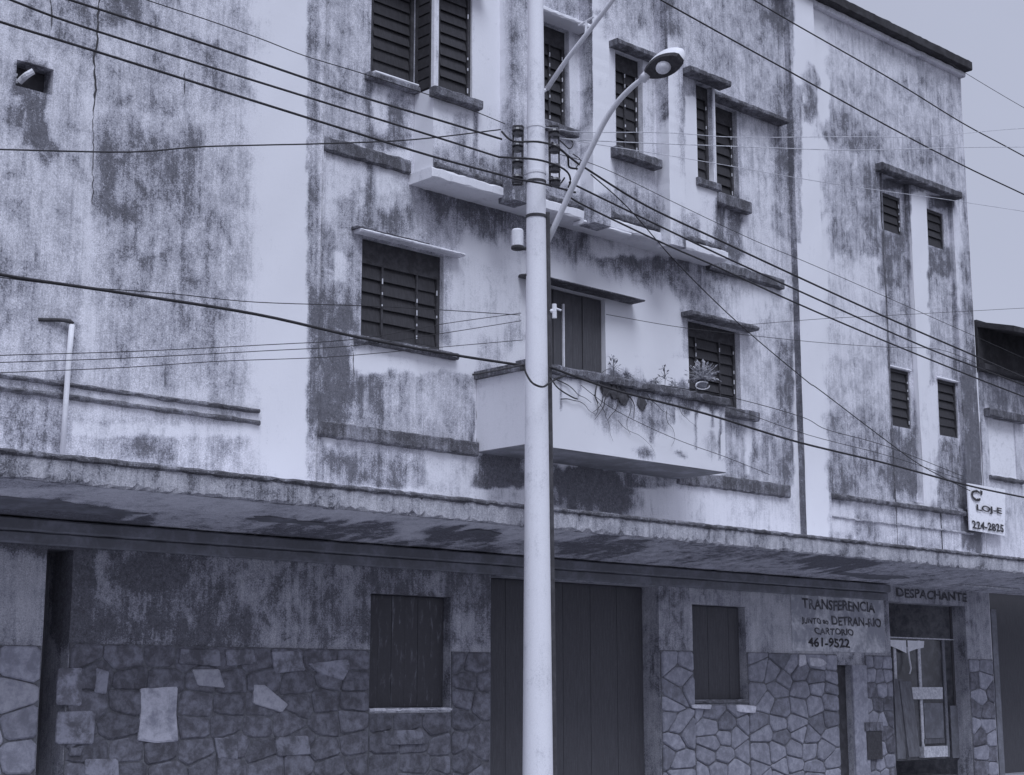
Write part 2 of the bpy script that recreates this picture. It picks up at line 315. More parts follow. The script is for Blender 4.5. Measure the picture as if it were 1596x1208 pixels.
def tube(pts, r, n=8, r1=None, caps=True, sub=0):
    pts = [np.array(p, float) for p in pts]
    if sub:
        q = []
        for i in range(len(pts)-1):
            p0, p1, p2, p3 = pts[max(i-1, 0)], pts[i], pts[i+1], pts[min(i+2, len(pts)-1)]
            for k in range(sub):
                t = k/sub; q.append(.5*((2*p1)+(-p0+p2)*t+(2*p0-5*p1+4*p2-p3)*t*t+(-p0+3*p1-3*p2+p3)*t**3))
        pts = q+[pts[-1]]
    V, F = [], []; L = len(pts); ref = np.array([0., 0, 1])
    for i, p in enumerate(pts):
        t = pts[min(i+1, L-1)]-pts[max(i-1, 0)]; t /= np.linalg.norm(t)+1e-9
        u = np.cross(t, ref)
        if np.linalg.norm(u) < .05: u = np.cross(t, [1., 0, 0])
        u /= np.linalg.norm(u); v = np.cross(t, u); rr = r+(r1-r)*i/(L-1) if r1 is not None else r
        for k in range(n): V.append(p+rr*(u*math.cos(2*math.pi*k/n)+v*math.sin(2*math.pi*k/n)))
    for i in range(L-1):
        for k in range(n): a, b = i*n+k, i*n+(k+1) % n; F.append((a, b, b+n, a+n))
    if caps: F += [tuple(range(n-1, -1, -1)), tuple(range((L-1)*n, L*n))]
    return V, F
def lathe(c, prof, n=12, axis=2):
    V, F = [], []
    for r, h in prof:
        for k in range(n):
            a = 2*math.pi*k/n; q = [r*math.cos(a), r*math.sin(a), h]
            if axis == 1: q = [q[0], q[2], q[1]]
            if axis == 0: q = [q[2], q[0], q[1]]
            V.append((c[0]+q[0], c[1]+q[1], c[2]+q[2]))
    L = len(prof)
    for i in range(L-1):
        for k in range(n): a, b = i*n+k, i*n+(k+1) % n; F.append((a, b, b+n, a+n))
    F += [tuple(range(n-1, -1, -1)), tuple(range((L-1)*n, L*n))]
    return V, F

# ================================================================= ground
add('road', *box(-60, 120, -60, 11.6, -.3, 0), M['road'], kind='structure')
add('pavement', *box(-60, 120, 11.6, 16.5, -.3, .14), M['walk'], kind='structure')
add('terrain', *box(-600, 600, -600, 600, -1.0, -.32), M['road'], kind='structure')

# ================================================================= the main building
bld = empty('apartment_building', (14.5, D, 0), 'three storey stained plaster building with louvred windows behind the white pole', 'building')
ZT = 12.9
# opening lists
m1 = (11.63, 12.94, 5.80, 7.03); door2 = (14.40, 15.93, 4.62, 6.97); m3 = (17.70, 18.90, 5.76, 6.97)
Lw = (11.71, 12.425, 9.18, 10.55); Rw = (17.98, 18.98, 9.06, 10.52)
vent = (7.02, 7.43, 7.72, 8.0)
GL = 3.45
wl = add('wall', *grid(3, 10.93, GL+.02, ZT, .10, [vent], .3), M['plaster'], bld, g=True)
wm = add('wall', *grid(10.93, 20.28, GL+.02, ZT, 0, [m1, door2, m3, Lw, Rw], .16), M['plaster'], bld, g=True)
add('pilaster', *cat_(grid(20.28, 20.95, GL+.02, ZT, .12), box(20.28, 20.283, D-.118, D+.05, GL+.02, ZT)), M['plaster'], bld, g=True)
CH1, CH2 = (22.86, 23.79, 4.72, 10.40), (24.33, 25.20, 4.72, 10.40)
wr = add('wall', *grid(20.95, 25.72, GL+.02, ZT, 0, [CH1, CH2], .10), M['plaster'], bld, g=True)
u1 = (23.03, 23.64, 9.44, 10.12); u2 = (24.48, 25.02, 9.44, 10.12); l1 = (23.06, 23.66, 6.0, 7.0); l2 = (24.56, 25.17, 6.0, 7.0)
add('recess', *grid(CH1[0], CH1[1], CH1[2], CH1[3], -.10, [u1, l1], .12), M['plaster'], bld, g=True)
add('recess', *grid(CH2[0], CH2[1], CH2[2], CH2[3], -.10, [u2, l2], .12), M['plaster'], bld, g=True)
add('side_wall', *box(25.72, 25.74, D+.002, D+9, 0, ZT), M['plaster'], bld)
add('side_wall', *box(2.98, 3, D-.09, D+9, 0, ZT), M['plaster'], bld)
add('rear_wall', *box(3, 25.72, D+8.9, D+9, 0, ZT), M['plaster'], bld)
add('roof', *box(3, 25.7, D+.05, D+8.9, ZT-.2, ZT-.05), M['roof'], bld)
# roof cornice
add('cornice', *cat_(rough(3, 25.76, -.3, .24, 12.995, 13.17, jit=.008)), M['roof'], bld)
add('cornice_moulding', *cat_(rough(3, 25.74, -.05, .10, 12.90, 12.998, jit=.01)), M['slab'], bld)
# left wall step edge (the pilaster side is proud of the middle wall)
add('corner_strip', *rough(3.5, 12.9, -.02, .098, 10.932, 10.96, 'z', jit=.006), M['plaster'], bld, g=True)
add('corner_strip', *rough(GL+.02, ZT, .0, .02, 10.962, 11.06, 'z', jit=.010, nib=.02), M['plaster'], bld, g=True)
# ledges
for x0, x1, z0, z1, o0, o1, mm in ((3, 10.12, 4.65, 4.70, .10, .14, 'ledge'), (3, 10.13, 4.52, 4.575, .10, .145, 'ledge'), (10.97, 13.50, 4.50, 4.69, 0, .06, 'ledge'),
                               (17.38, 19.98, 4.50, 4.70, 0, .06, 'ledge'), (20.96, 25.3, 4.59, 4.67, 0, .07, 'ledge'), (10.97, 12.34, 7.98, 8.16, 0, .06, 'ledge'),
                               (18.14, 19.95, 7.80, 7.96, 0, .10, 'ledge'), (20.96, 25.3, 4.28, 4.32, 0, .03, 'fascia')):
    add('ledge', *rough(x0, x1, o0-.02, o1, z0, z1, jit=.012, nib=.03), M[mm], bld)

# ---- bay on the top floor
BX0, BX1, BO = 12.425, 17.98, .38
b1 = (12.50, 13.07, 9.05, 10.55); b2 = (14.22, 14.86, 9.10, 10.52); b3 = (15.79, 16.36, 9.05, 10.52); b4 = (17.55, 17.92, 9.02, 10.52)
bay = add('bay_wall', *grid(BX0, BX1, 7.99, ZT-.3, BO, [b1, b2, b3, b4], .16), M['plaster'], bld, g=True)
add('bay_side', *box(BX0, BX0+.08, D-BO+.003, D-.003, 7.99, 9.06), M['clean'], bld)
add('bay_side', *box(BX0, BX0+.08, D-BO+.003, D-.003, 10.55, ZT-.3), M['clean'], bld)
add('bay_side', *box(BX1-.08, BX1-.002, D-BO+.003, D-.003, 7.99, 9.02), M['clean'], bld)
add('bay_side', *box(BX1-.08, BX1-.002, D-BO+.003, D-.003, 10.52, ZT-.3), M['clean'], bld)
add('bay_slab', *rough(12.35, 18.12, -.05, .45, 7.85, 7.988, jit=.008, nib=.02), M['slab2'], bld)
add('floor_ledge', *cat_(rough(12.44, 13.55, BO, BO+.07, 7.99, 8.07, jit=.014, nib=.03)), M['ledge'], bld)
add('floor_ledge', *cat_(rough(13.85, 15.05, BO, BO+.07, 7.99, 8.07, jit=.014, nib=.03)), M['ledge'], bld)
add('floor_ledge', *cat_(rough(15.42, 16.62, BO, BO+.07, 7.99, 8.10, jit=.02, nib=.04)), M['ledge'], bld)
add('floor_ledge', *cat_(rough(16.98, 17.97, BO, BO+.07, 7.99, 8.07, jit=.02, nib=.04)), M['ledge'], bld)
for x0, x1 in ((13.56, 13.84), (15.06, 15.40), (16.63, 16.96)):
    add('fin', *rough(7.78, ZT-.3, BO-.02, .64, x0, x1, 'z', jit=.004), M['plaster'], bld, g=True)
# soffit trim strips under the slab edge
add('slab_trim', *rough(15.0, 15.95, .30, .50, 7.79, 7.835, jit=.008), M['clean'], bld)

# ---- windows
def window(hole, out, cols, pitch=.13, rails=True, inset=.12, seed=0, topboard=0.08, clips=True, tilt=20, mat_='slat', fr=.05, bright_edge=False):
    x0, x1, z0, z1 = hole[:4]; y = D-out+inset
    parts = [box(x0+.001, x1-.001, y+.045, y+.06, z0+.001, z1-.001)]                      # backing inside the casement
    parts += [box(x0+.001, x0+fr, y-.03, y+.04, z0+.001, z1-.001), box(x1-fr, x1-.001, y-.03, y+.04, z0+.001, z1-.001)]
    parts += [box(x0+fr, x1-fr, y-.03, y+.04, z0+.001, z0+fr), box(x0+fr, x1-fr, y-.03, y+.04, z1-topboard, z1-.001)]
    ws = x1-x0-2*fr; xs = []; c = x0+fr
    for i, f in enumerate(cols):
        c1 = c+ws*f; xs.append((c, c1)); c = c1
        if i < len(cols)-1: parts.append(box(c1-.014, c1+.014, y-.034, y+.038, z0+fr+.001, z1-topboard-.001))
    wdw = add('window', *cat_(*parts), M['frame'], bld)
    if clips:
        ce = []
        for i, (a, b_) in enumerate(xs):
            zz = z0+fr+pitch*.5
            while zz < z1-topboard-.03:
                if random.random() < .62:
                    hgt = random.uniform(.012, .035); ce.append(box(b_-.012, b_-.002, y-.048, y-.035, zz-hgt, zz+hgt))
                zz += pitch
        if ce: add('clip_rail', *cat_(*ce), M['clip'], wdw)['kind'] = 'stuff'
    for a, b_ in xs:
        k = int((z1-topboard-z0-fr)/pitch); pp = (z1-topboard-z0-fr)/k
        for j in range(k):
            zc = z0+fr+pp*(j+.5); t = math.radians(tilt+random.uniform(-7, 7)); h = pp*.55; th = .008
            dy, dz = -math.sin(t)*h*.55, -math.cos(t)*h
            V = []
            for X in (a+.016, b_-.016):
                sg = random.uniform(-.004, .004)
                for s in (-1, 1):
                    for q in (0, th): V.append((X, y+.0+dy*s*1.0-q, zc+dz*s*1+q*.6+sg))
            add('slat', V, [(0, 1, 3, 2), (4, 6, 7, 5), (0, 4, 5, 1), (2, 3, 7, 6), (0, 2, 6, 4), (1, 5, 7, 3)], M[mat_], wdw)
    return wdw
window(m1, 0, [.27, .46, .27], .155, topboard=.30, inset=.10)
window(m3, 0, [.2, .5, .3], .15, topboard=.22)
window(Lw, 0, [1.], .145, inset=.05, clips=False); window(b1, BO, [1.], .145, inset=.06)
window(b2, BO, [.55, .45], .15, topboard=.25); window(b3, BO, [.5, .5], .15, topboard=.25); window(b4, BO, [1.], .15, topboard=.2); window(Rw, 0, [.4, .6], .15, topboard=.25)
for h_ in (u1, u2, l1, l2): window(h_, -.10, [1.], .14, topboard=.05, inset=.05, fr=.035, clips=h_ in (u1, l1))
# side lights of the bay's two glazed corners
for nm, X in (('l', BX0), ('r', BX1-.03)):
    sw = add('window', *cat_(box(X+.02, X+.03, D-BO+.06, D-.01, 9.06, 10.54), box(X, X+.05, D-.06, D-.004, 9.061, 10.545), box(X, X+.05, D-BO+.062, D-BO+.09, 9.061, 10.545)), M['frame'], bld)
    for j in range(10): add('slat', *box(X+.0, X+.012, D-BO+.095, D-.065, 9.09+j*.145, 9.21+j*.145), M['slat'], sw)
add('corner_post', *box(BX0-.004, BX0+.035, D-BO-.004, D-BO+.05, 9.055, 10.545), M['clip'], bld)
add('corner_post', *box(BX1-.035, BX1+.004, D-BO-.004, D-BO+.05, 9.025, 10.515), M['clip'], bld)
# hoods and sills
def bar(name, x0, x1, o0, o1, z0, z1, m, j=.006, nib=.02): return add(name, *rough(x0, x1, o0, o1, z0, z1, jit=min(j, .008), nib=nib, step=.07), M[m], bld)
bar('sill', 11.62, 12.43, -.02, .12, 9.06, 9.14, 'ledge'); bar('sill_cap', 11.72, 12.42, -.02, .10, 9.142, 9.18, 'clean', .003, 0)
bar('sill', 12.37, 13.16, BO-.02, BO+.12, 8.92, 9.045, 'ledge')
bar('hood', 11.5, 12.5, -.02, .2, 10.56, 10.66, 'slab'); bar('hood', 12.37, 13.2, BO-.02, BO+.2, 10.56, 10.66, 'slab')
bar('hood', 14.05, 15.05, BO-.02, BO+.26, 10.53, 10.60, 'clean'); bar('sill', 14.15, 14.95, BO-.02, BO+.1, 8.98, 9.095, 'ledge')
bar('hood', 15.66, 16.60, BO-.02, BO+.18, 10.525, 10.61, 'ledge'); bar('sill', 15.67, 16.58, BO-.02, BO+.16, 8.90, 9.04, 'ledge')
bar('hood', 17.20, 18.12, BO-.02, BO+.22, 10.53, 10.62, 'ledge'); bar('sill', 17.5, 18.02, BO-.02, BO+.06, 8.90, 9.015, 'ledge')
bar('hood', 18.14, 20.05, -.02, .22, 10.53, 10.61, 'ledge'); bar('sill', 18.02, 19.15, -.02, .12, 8.86, 9.05, 'ledge')
bar('hood', 11.50, 13.18, -.02, .15, 7.05, 7.09, 'slab', .004, .01); bar('hood_crust', 11.46, 12.6, 0, .13, 7.092, 7.115, 'ledge')
bar('sill', 11.52, 13.15, -.02, .08, 5.70, 5.79, 'ledge', .02, .05); bar('sill_cap', 12.45, 13.1, .082, .11, 5.73, 5.76, 'clean', .004)
bar('hood', 14.25, 16.48, -.02, .26, 6.985, 7.012, 'ledge', .003, 0)
bar('hood', 17.55, 19.12, -.02, .22, 6.985, 7.05, 'ledge', .01); bar('sill', 17.62, 19.2, -.02, .12, 5.60, 5.745, 'ledge', .02, .04)
bar('hood', 22.76, 25.27, -.09, .17, 10.405, 10.53, 'ledge', .012, .03)
for h_ in (l1, l2): bar('hood', h_[0]-.04, h_[1]+.05, -.10, -.06, 7.003, 7.04, 'slab', .004, 0)
# vertical drain seams on the wing
for x, z0, z1, w_ in ((22.93, 3.5, 10.4, .03), (24.29, 3.5, 4.7, .02), (20.99, 4.7, 8.7, .02)):
    add('seam', *rough(z0, z1, -.01, .012, x-w_/2, x+w_/2, 'z', jit=.006), M['ledge'], bld)
# balcony door with boards
dr = add('door', *cat_(box(14.401, 15.929, D+.10, D+.12, 4.621, 6.969)), M['void'], bld)
for i in range(8):
    x = 14.41+i*.19; add('board', *box(x, x+.182, D+.07+.006*(i % 3), D+.099, 4.63, 6.96), M['darkwood'], dr)
add('door_frame', *box(15.13, 15.155, D+.03, D+.06, 5.55, 6.78), M['clip'], dr)

# vent opening with broken pipe
vb = add('vent', *box(7.021, 7.429, D+.10, D+.11, 7.721, 7.999), M['conduit'], bld)
add('pipe_stub', *tube([on(30, 128, .02), on(36, 122, .06), on(42, 117, .12), on(52, 111, .16)], .035, 8, sub=3), M['clip'], vb)
add('pipe_ring', *tube([on(26, 115, .03), on(24, 122, .03), on(26, 130, .03)], .012, 6, sub=3), M['frame_pale'], vb)
# cracks in the plaster
def crack(pts, out, wdt):
    L = []
    for (a, b_) in zip(pts, pts[1:]):
        k = max(2, int(abs(b_[1]-a[1])/7))
        L += [(a[0]+(b_[0]-a[0])*i/k+random.uniform(-1.6, 1.6), a[1]+(b_[1]-a[1])*i/k) for i in range(k)]
    L.append(pts[-1]); V, F = [], []
    for i, q in enumerate(L):
        c = on(q[0], q[1], out); ww = wdt*random.uniform(.35, 1.3)*(1 if 0 < i < len(L)-1 else .1)
        V += [(c[0]-ww, D-out-.006, c[2]), (c[0]+ww, D-out-.006, c[2])]
    for i in range(len(L)-1): F.append((i*2, i*2+1, i*2+3, i*2+2))
    add('crack', V, F, M['iron'], bld)
crack([(154, -20), (152, 60), (147, 90), (149, 140), (145, 180)], .10, .012); crack([(145, 180), (145, 250), (144, 320)], .10, .005)
crack([(79, -20), (80, 45)], .10, .008); crack([(288, 110), (286, 150)], .10, .005)
crack([(549, 545), (551, 590)], 0, .006); crack([(743, 640), (744, 695)], 0, .008)

# ---- balcony
bx0, bx1, bo = 13.515, 17.345, .94
add('balcony_front', *grid(bx0, bx1, 4.57, 5.50, bo, (), 0), M['plaster'], bld, g=True)
add('balcony_side', *box(bx0, bx0+.10, D-bo+.004, D-.003, 4.571, 5.50), M['slab2'], bld)
add('balcony_side', *box(bx1-.10, bx1, D-bo+.004, D-.003, 4.571, 5.50), M['clean'], bld)
add('balcony_inner', *box(bx0+.10, bx1-.10, D-bo+.09, D-bo+.10, 4.70, 5.50), M['clean'], bld)
add('balcony_floor', *box(bx0+.002, bx1-.002, D-bo+.006, D-.003, 4.56, 4.68), M['beam'], bld)
add('parapet_cap', *rough(bx0-.05, bx1+.06, bo-.16, bo+.06, 5.502, 5.62, jit=.014, nib=.03), M['ledge'], bld)
cp = rough(0, 1, 0, 1, 0, 1); add('parapet_cap', *box(bx0-.05, bx0+.11, D-bo+.162, D-.003, 5.503, 5.60), M['ledge'], bld)
add('parapet_cap', *box(bx1-.11, bx1+.05, D-bo+.162, D-.003, 5.503, 5.60), M['ledge'], bld)

# ---- canopy over the pavement
CO, CZ0, CZ1 = 1.62, 3.46, 3.70
def soff(o): return 3.285+(CZ0-3.285)*max(0., o)/CO
V = [(x, D-o, z) for x in (3, 31.) for o, z in ((.102, soff(.1)+.004), (CO-.02, CZ0+.004), (CO-.02, CZ1-.004), (.102, CZ1-.004))]
add('canopy', V, [(0, 1, 2, 3), (7, 6, 5, 4), (0, 4, 5, 1), (1, 5, 6, 2), (2, 6, 7, 3), (3, 7, 4, 0)], M['soffit'], bld)
nx_, no_ = 560, 34; V = []
for i in range(nx_+1):
    for j in range(no_+1):
        x = 3+28*i/nx_; o = .001+(CO-.03)*j/no_; V.append((x, D-o, soff(o)-.002+.004*math.sin(x*5+o*7)*math.sin(o*11-x*2)-.002))
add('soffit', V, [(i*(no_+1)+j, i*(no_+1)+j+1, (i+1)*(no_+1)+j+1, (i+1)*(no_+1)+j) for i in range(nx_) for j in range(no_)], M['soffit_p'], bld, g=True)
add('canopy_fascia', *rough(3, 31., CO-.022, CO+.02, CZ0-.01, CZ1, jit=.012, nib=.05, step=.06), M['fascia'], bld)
add('canopy_lip', *rough(3, 31., CO+.0, CO+.045, CZ1-.045, CZ1+.012, jit=.01, nib=.02, step=.07), M['ledge'], bld)
sp = empty
for (x0, x1, o0, o1) in ((9.3, 10.6, .75, 1.05), (12.2, 12.9, 1.1, 1.3), (20.0, 22.6, .35, .8), (6, 8.6, .3, 1.0)):      # spalled patches hanging from the slab
    n = 40; V = []; F = []
    for k in range(n):
        a = 2*math.pi*k/n; r = random.uniform(.72, 1.0)*(.5+.5*abs(math.cos(a*1.5+x0)))
        for s, dz in ((1., .001), (.93, -.008)): V.append(((x0+x1)/2+(x1-x0)/2*r*s*math.cos(a), D-(o0+o1)/2+(o1-o0)/2*r*s*math.sin(a), soff((o0+o1)/2-(o1-o0)/2*r*s*math.sin(a))-.008+dz))
    for k in range(n): a, b_ = k*2, ((k+1) % n)*2; F.append((a, b_, b_+1, a+1))
    F.append(tuple(k*2+1 for k in range(n)))
    add('soffit_patch', V, F, M['beam'], bld)
add('beam', *rough(3, 22.5, -.01, .06, 3.03, 3.15, jit=.005), M['beam'], bld)
add('beam', *rough(3, 22.45, -.01, .15, 3.152, 3.275, jit=.005), M['beam'], bld)

# ---- ground floor walls
gd = (7.70, 7.99, .0, 3.0, .5); w1 = (11.85, 13.10, 1.39, 2.72); gdoor = (13.77, 16.95, 0, 3.02, .34); w2 = (17.66, 18.86, 1.46, 2.80)
slot = (21.10, 21.46, 0, 1.98, .5); shop = (22.60, 24.92, 0, 3.02, .3)
from mathutils import noise as MN
def render_relief(x, z):
    m = max(0., min(1, (x-7.99)/.25))*max(0., min(1, (11.4-x)/1.0))*max(0., min(1, (3.0-z)/.2))*max(0, min(1, (z-2.08)/.03))
    if m <= 0: return 0.
    a = MN.noise(Vector((x*4.2, 0, z*5.5))); b = MN.noise(Vector((x*11, 3, z*13))); c = MN.noise(Vector((x*26, 7, z*26)))
    return m*(.010+.022*max(0, a)*1.3+.013*b+.006*c)
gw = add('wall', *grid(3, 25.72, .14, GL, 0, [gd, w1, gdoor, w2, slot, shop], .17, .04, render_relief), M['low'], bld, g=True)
add('stairwell', *cat_(box(7.6, 8.1, D+.5, D+.52, 0, 3.1)), M['void'], bld)
add('stairwell', *box(21.102, 21.458, D+.10, D+.12, .142, 1.978), M['conduit'], bld)  # dark panel set shallow, standing in for the slot's shaded depth
def shutter(h, inset, nb, m='darkwood', vertical=True):
    d = add('shutter', *box(h[0]+.001, h[1]-.001, D+inset, D+inset+.02, max(h[2], .141), h[3]-.001), M['void'], bld); w_ = (h[1]-h[0]-.02)/nb
    for i in range(nb): add('board', *box(h[0]+.01+i*w_, h[0]+.01+(i+1)*w_-.004, D+inset-.03+.003*(i % 2), D+inset-.001, max(h[2], .141)+.01, h[3]-.012), M[m], d)
shutter(w1, .15, 6, 'streaky'); shutter(w2, .15, 5); shutter(gdoor, .33, 12)
bar('sill', 11.86, 13.14, -.02, .015, 1.345, 1.385, 'slab', .008, .02)
bar('sill', 17.6, 18.95, -.02, .02, 1.40, 1.455, 'mortar')

# stone facing
def halfclip(poly, nx, nz, c):
    out = []
    for i, p in enumerate(poly):
        q = poly[(i+1) % len(poly)]; a = p[0]*nx+p[1]*nz-c; b = q[0]*nx+q[1]*nz-c
        if a <= 0: out.append(p)
        if a*b < 0: t = a/(a-b); out.append((p[0]+(q[0]-p[0])*t, p[1]+(q[1]-p[1])*t))
    return out
def stones(parent, rects, rh, rw, mats, proud=.035, joint=.006, jit=.20):
    for (x0, x1, z0, z1) in rects:
        seeds = []; nr = max(1, round((z1-z0)/rh))
        for r in range(nr):
            nc = max(1, round((x1-x0)/rw+random.uniform(-.4, .4))); off = random.random()
            for c in range(nc):
                seeds.append((x0+(x1-x0)*(c+.5+(off-.5)*.6+random.uniform(-jit, jit))/nc, z0+(z1-z0)*(r+.5+random.uniform(-jit, jit))/nr))
        for i, s in enumerate(seeds):
            poly = [(x0, z0), (x1, z0), (x1, z1), (x0, z1)]
            for j, t in enumerate(seeds):
                if i == j: continue
                nx, nz = t[0]-s[0], (t[1]-s[1])*2.1
                mx, mz = (t[0]+s[0])/2, (t[1]+s[1])/2
                poly = halfclip(poly, nx, nz, nx*mx+nz*mz)
                if len(poly) < 3: break
            if len(poly) < 3: continue
            A = abs(sum(p[0]*q[1]-q[0]*p[1] for p, q in zip(poly, poly[1:]+poly[:1])))/2
            if A < .006: continue
            stone(parent, poly, random.choice(mats), proud, joint)
def stone(parent, poly, m, proud=.035, joint=.006, cut=.13, o=0.):
    c = [sum(p[0] for p in poly)/len(poly), sum(p[1] for p in poly)/len(poly)]
    q = []
    for i, p in enumerate(poly):                      # knock the corners off
        a = poly[i-1]; b = poly[(i+1) % len(poly)]; ct = cut*random.uniform(.7, 1.2)
        q += [(p[0]+(a[0]-p[0])*ct, p[1]+(a[1]-p[1])*ct), (p[0]+(b[0]-p[0])*ct, p[1]+(b[1]-p[1])*ct)]
    R = max(math.hypot(p[0]-c[0], p[1]-c[1]) for p in q); n = len(q); V = []
    h = proud*random.uniform(.65, 1.15); tx, tz = random.uniform(-.05, .05), random.uniform(-.05, .05)
    for ins, hh in ((joint, 0), (joint+.004, h*.6), (joint+.022, h)):
        for p in q:
            d = math.hypot(p[0]-c[0], p[1]-c[1])+1e-6; s = max(.2, (d-ins*1.15)/d)
            X, Z = c[0]+(p[0]-c[0])*s, c[1]+(p[1]-c[1])*s
            V.append((X, D-o-hh*(1+tx*(X-c[0])*6+tz*(Z-c[1])*6)-(.002 if hh else -.004), Z))
    V.append((c[0], D-o-h*1.12, c[1])); F = []
    for l in range(2):
        for k in range(n): a, b = l*n+k, l*n+(k+1) % n; F.append((a, b, b+n, a+n))
    for k in range(n): F.append((2*n+k, 2*n+(k+1) % n, 3*n))
    return add('stone', V, F, M[m], parent)
def facing(rects):
    return add('stone_facing', *cat_(*[obox(a, b, -.01, .012, c, d) for a, b, c, d in rects]), M['mortar'], bld)
SR = [(16.96, 17.65, .14, 2.14), (17.655, 18.865, .14, 1.39), (18.87, 21.09, .14, 2.14)]
stones(facing(SR), SR, .22, .42, ['stone', 'stone', 'stone_dark2'], .04, .007, .36)
SP = [(21.86, 22.59, .14, 2.14)]
stones(facing(SP), SP, .22, .27, ['stone', 'stone_dark', 'stone'])
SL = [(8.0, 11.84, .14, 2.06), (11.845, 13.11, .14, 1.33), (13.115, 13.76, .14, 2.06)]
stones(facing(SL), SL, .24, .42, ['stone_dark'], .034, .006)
SLL = [(5.5, 7.69, .14, 2.03)]
stones(facing(SLL), SLL, .34, .46, ['stone', 'stone', 'stone_pale'])
SE = [(24.93, 25.71, .14, 2.12)]
stones(facing(SE), SE, .24, .40, ['stone', 'stone_dark'])
# a few pale faced blocks standing proud in the dark masonry
f2 = add('stone_facing', *obox(8.05, 11.8, .012, .02, .3, .32), M['mortar'], bld)
def pxpoly(pts, o=.05): return [tuple(on(x, y, o)[[0, 2]]) for x, y in pts][::-1]
for pts, m_ in (([(219, 1072), (248, 1068), (277, 1071), (275, 1112), (278, 1156), (245, 1159), (216, 1156), (220, 1110)], 'stone_pale2'), ([(88, 1110), (152, 1108), (148, 1160), (88, 1162)], 'stone_patchy'), ([(92, 1040), (130, 1042), (130, 1100), (90, 1100)], 'stone_patchy'),
                ([(300, 1044), (345, 1044), (352, 1072), (308, 1068)], 'stone_pale'), ([(284, 1012), (346, 1010), (346, 1038), (280, 1036)], 'stone_patchy'), ([(150, 1040), (172, 1046), (168, 1084), (150, 1080)], 'stone_patchy'), ([(352, 1012), (398, 1010), (402, 1034), (356, 1040)], 'stone_patchy'), ([(424, 1016), (470, 1012), (478, 1044), (430, 1050)], 'stone_patchy'), ([(110, 1166), (130, 1166), (128, 1178), (110, 1178)], 'stone_patchy'), ([(480, 1034), (546, 1026), (548, 1040), (538, 1062), (500, 1050)], 'stone_patchy'), ([(430, 1150), (480, 1146), (486, 1176), (432, 1180)], 'stone_patchy'), ([(600, 1140), (660, 1136), (664, 1160), (604, 1164)], 'stone_patchy'), ([(398, 1066), (412, 1066), (450, 1100), (440, 1110), (396, 1098)], 'stone_pale'),
                ([(335, 1150), (374, 1150), (372, 1185), (340, 1184)], 'stone_patchy'), ([(133, 1182), (186, 1182), (188, 1230), (133, 1230)], 'stone_patchy')):
    stone(f2, pxpoly([(a+random.uniform(-2, 2), b_+random.uniform(-2, 2)) for a, b_ in pts], .05), m_, .022, .003, .06, .026)
# two white chips above the slot
for pts in ([(1246, 1020), (1256, 1020), (1258, 1036), (1246, 1040)], [(1262, 1024), (1282, 1026), (1290, 1034), (1280, 1040), (1264, 1038)], [(1078, 1098), (1110, 1098), (1108, 1106), (1080, 1104)], [(1148, 1098), (1180, 1100), (1178, 1112), (1150, 1110)]):
    stone(f2, pxpoly(pts, .06), 'chip', .02, .002, .12, .045)
# jamb post beside the slot, small hatch in the stone pillar
add('jamb_post', *rough(.14, 1.98, -.02, .05, 21.465, 21.845, 'z', jit=.006), M['stone'], bld)
hx = on(1351, 1140, .06), on(1376, 1183, .06)
add('hatch', *cat_(obox(hx[0][0], hx[1][0], .03, .062, hx[1][2], hx[0][2])), M['iron'], bld)
ar = add('hatch_arch', *obox(hx[0][0]-.05, hx[1][0]+.05, .02, .058, hx[0][2]+.002, hx[0][2]+.14), M['mortar'], bld)
for i in range(5):
    a = hx[0][0]-.04+i*(hx[1][0]-hx[0][0]+.08)/5; add('voussoir', *rough(hx[0][2]+.008, hx[0][2]+.135, .05, .075, a+.005, a+(hx[1][0]-hx[0][0]+.08)/5-.005, 'z', .05, .004, .006), M['stone_dark'], ar)

# ---- shop interior
si = add('shop_room', *cat_(box(22.3, 25.2, D+2.4, D+2.42, 0, 3.4), box(22.28, 22.3, D+.3, D+2.4, 0, 3.4), box(25.2, 25.22, D+.3, D+2.4, 0, 3.4), box(22.3, 25.2, D+.3, D+2.4, 3.38, 3.4), box(22.3, 25.2, D+.05, D+2.4, .12, .16)), M['soffit'], bld)
def pbox(name, x0, y0, x1, y1, o, th, m, par):
    a_, b_ = on(x0, y0, o), on(x1, y1, o); c_ = on(x0, y1, o)
    return add(name, *box(a_[0], b_[0], D-o, D-o+th, b_[2], a_[2]), M[m], par)
sf = pbox('shop_window', 1381, 995, 1479, 1182, -.28, .02, 'pane', bld)
pbox('mullion', 1396, 998, 1399, 1160, -.255, .02, 'frame_pale', sf); pbox('mullion', 1434, 998, 1438, 1168, -.255, .02, 'frame_pale', sf); pbox('mullion', 1472, 998, 1477, 1180, -.255, .02, 'frame_mid', sf)
pbox('top_rail', 1381, 992, 1487, 998, -.24, .035, 'frame_pale', sf)
pbox('lower_panel', 1440, 1096, 1472, 1150, -.262, .015, 'mid_board', sf); pbox('lower_rail', 1440, 1152, 1473, 1158, -.255, .02, 'plank', sf)
pbox('side_panel', 1480, 940, 1521, 1181, -.262, .02, 'darkwood', sf); pbox('kick_board', 1481, 1100, 1516, 1180, -.245, .015, 'mid_board', sf)
pbox('edge_strip', 1516, 1100, 1519, 1180, -.235, .02, 'chip', sf)
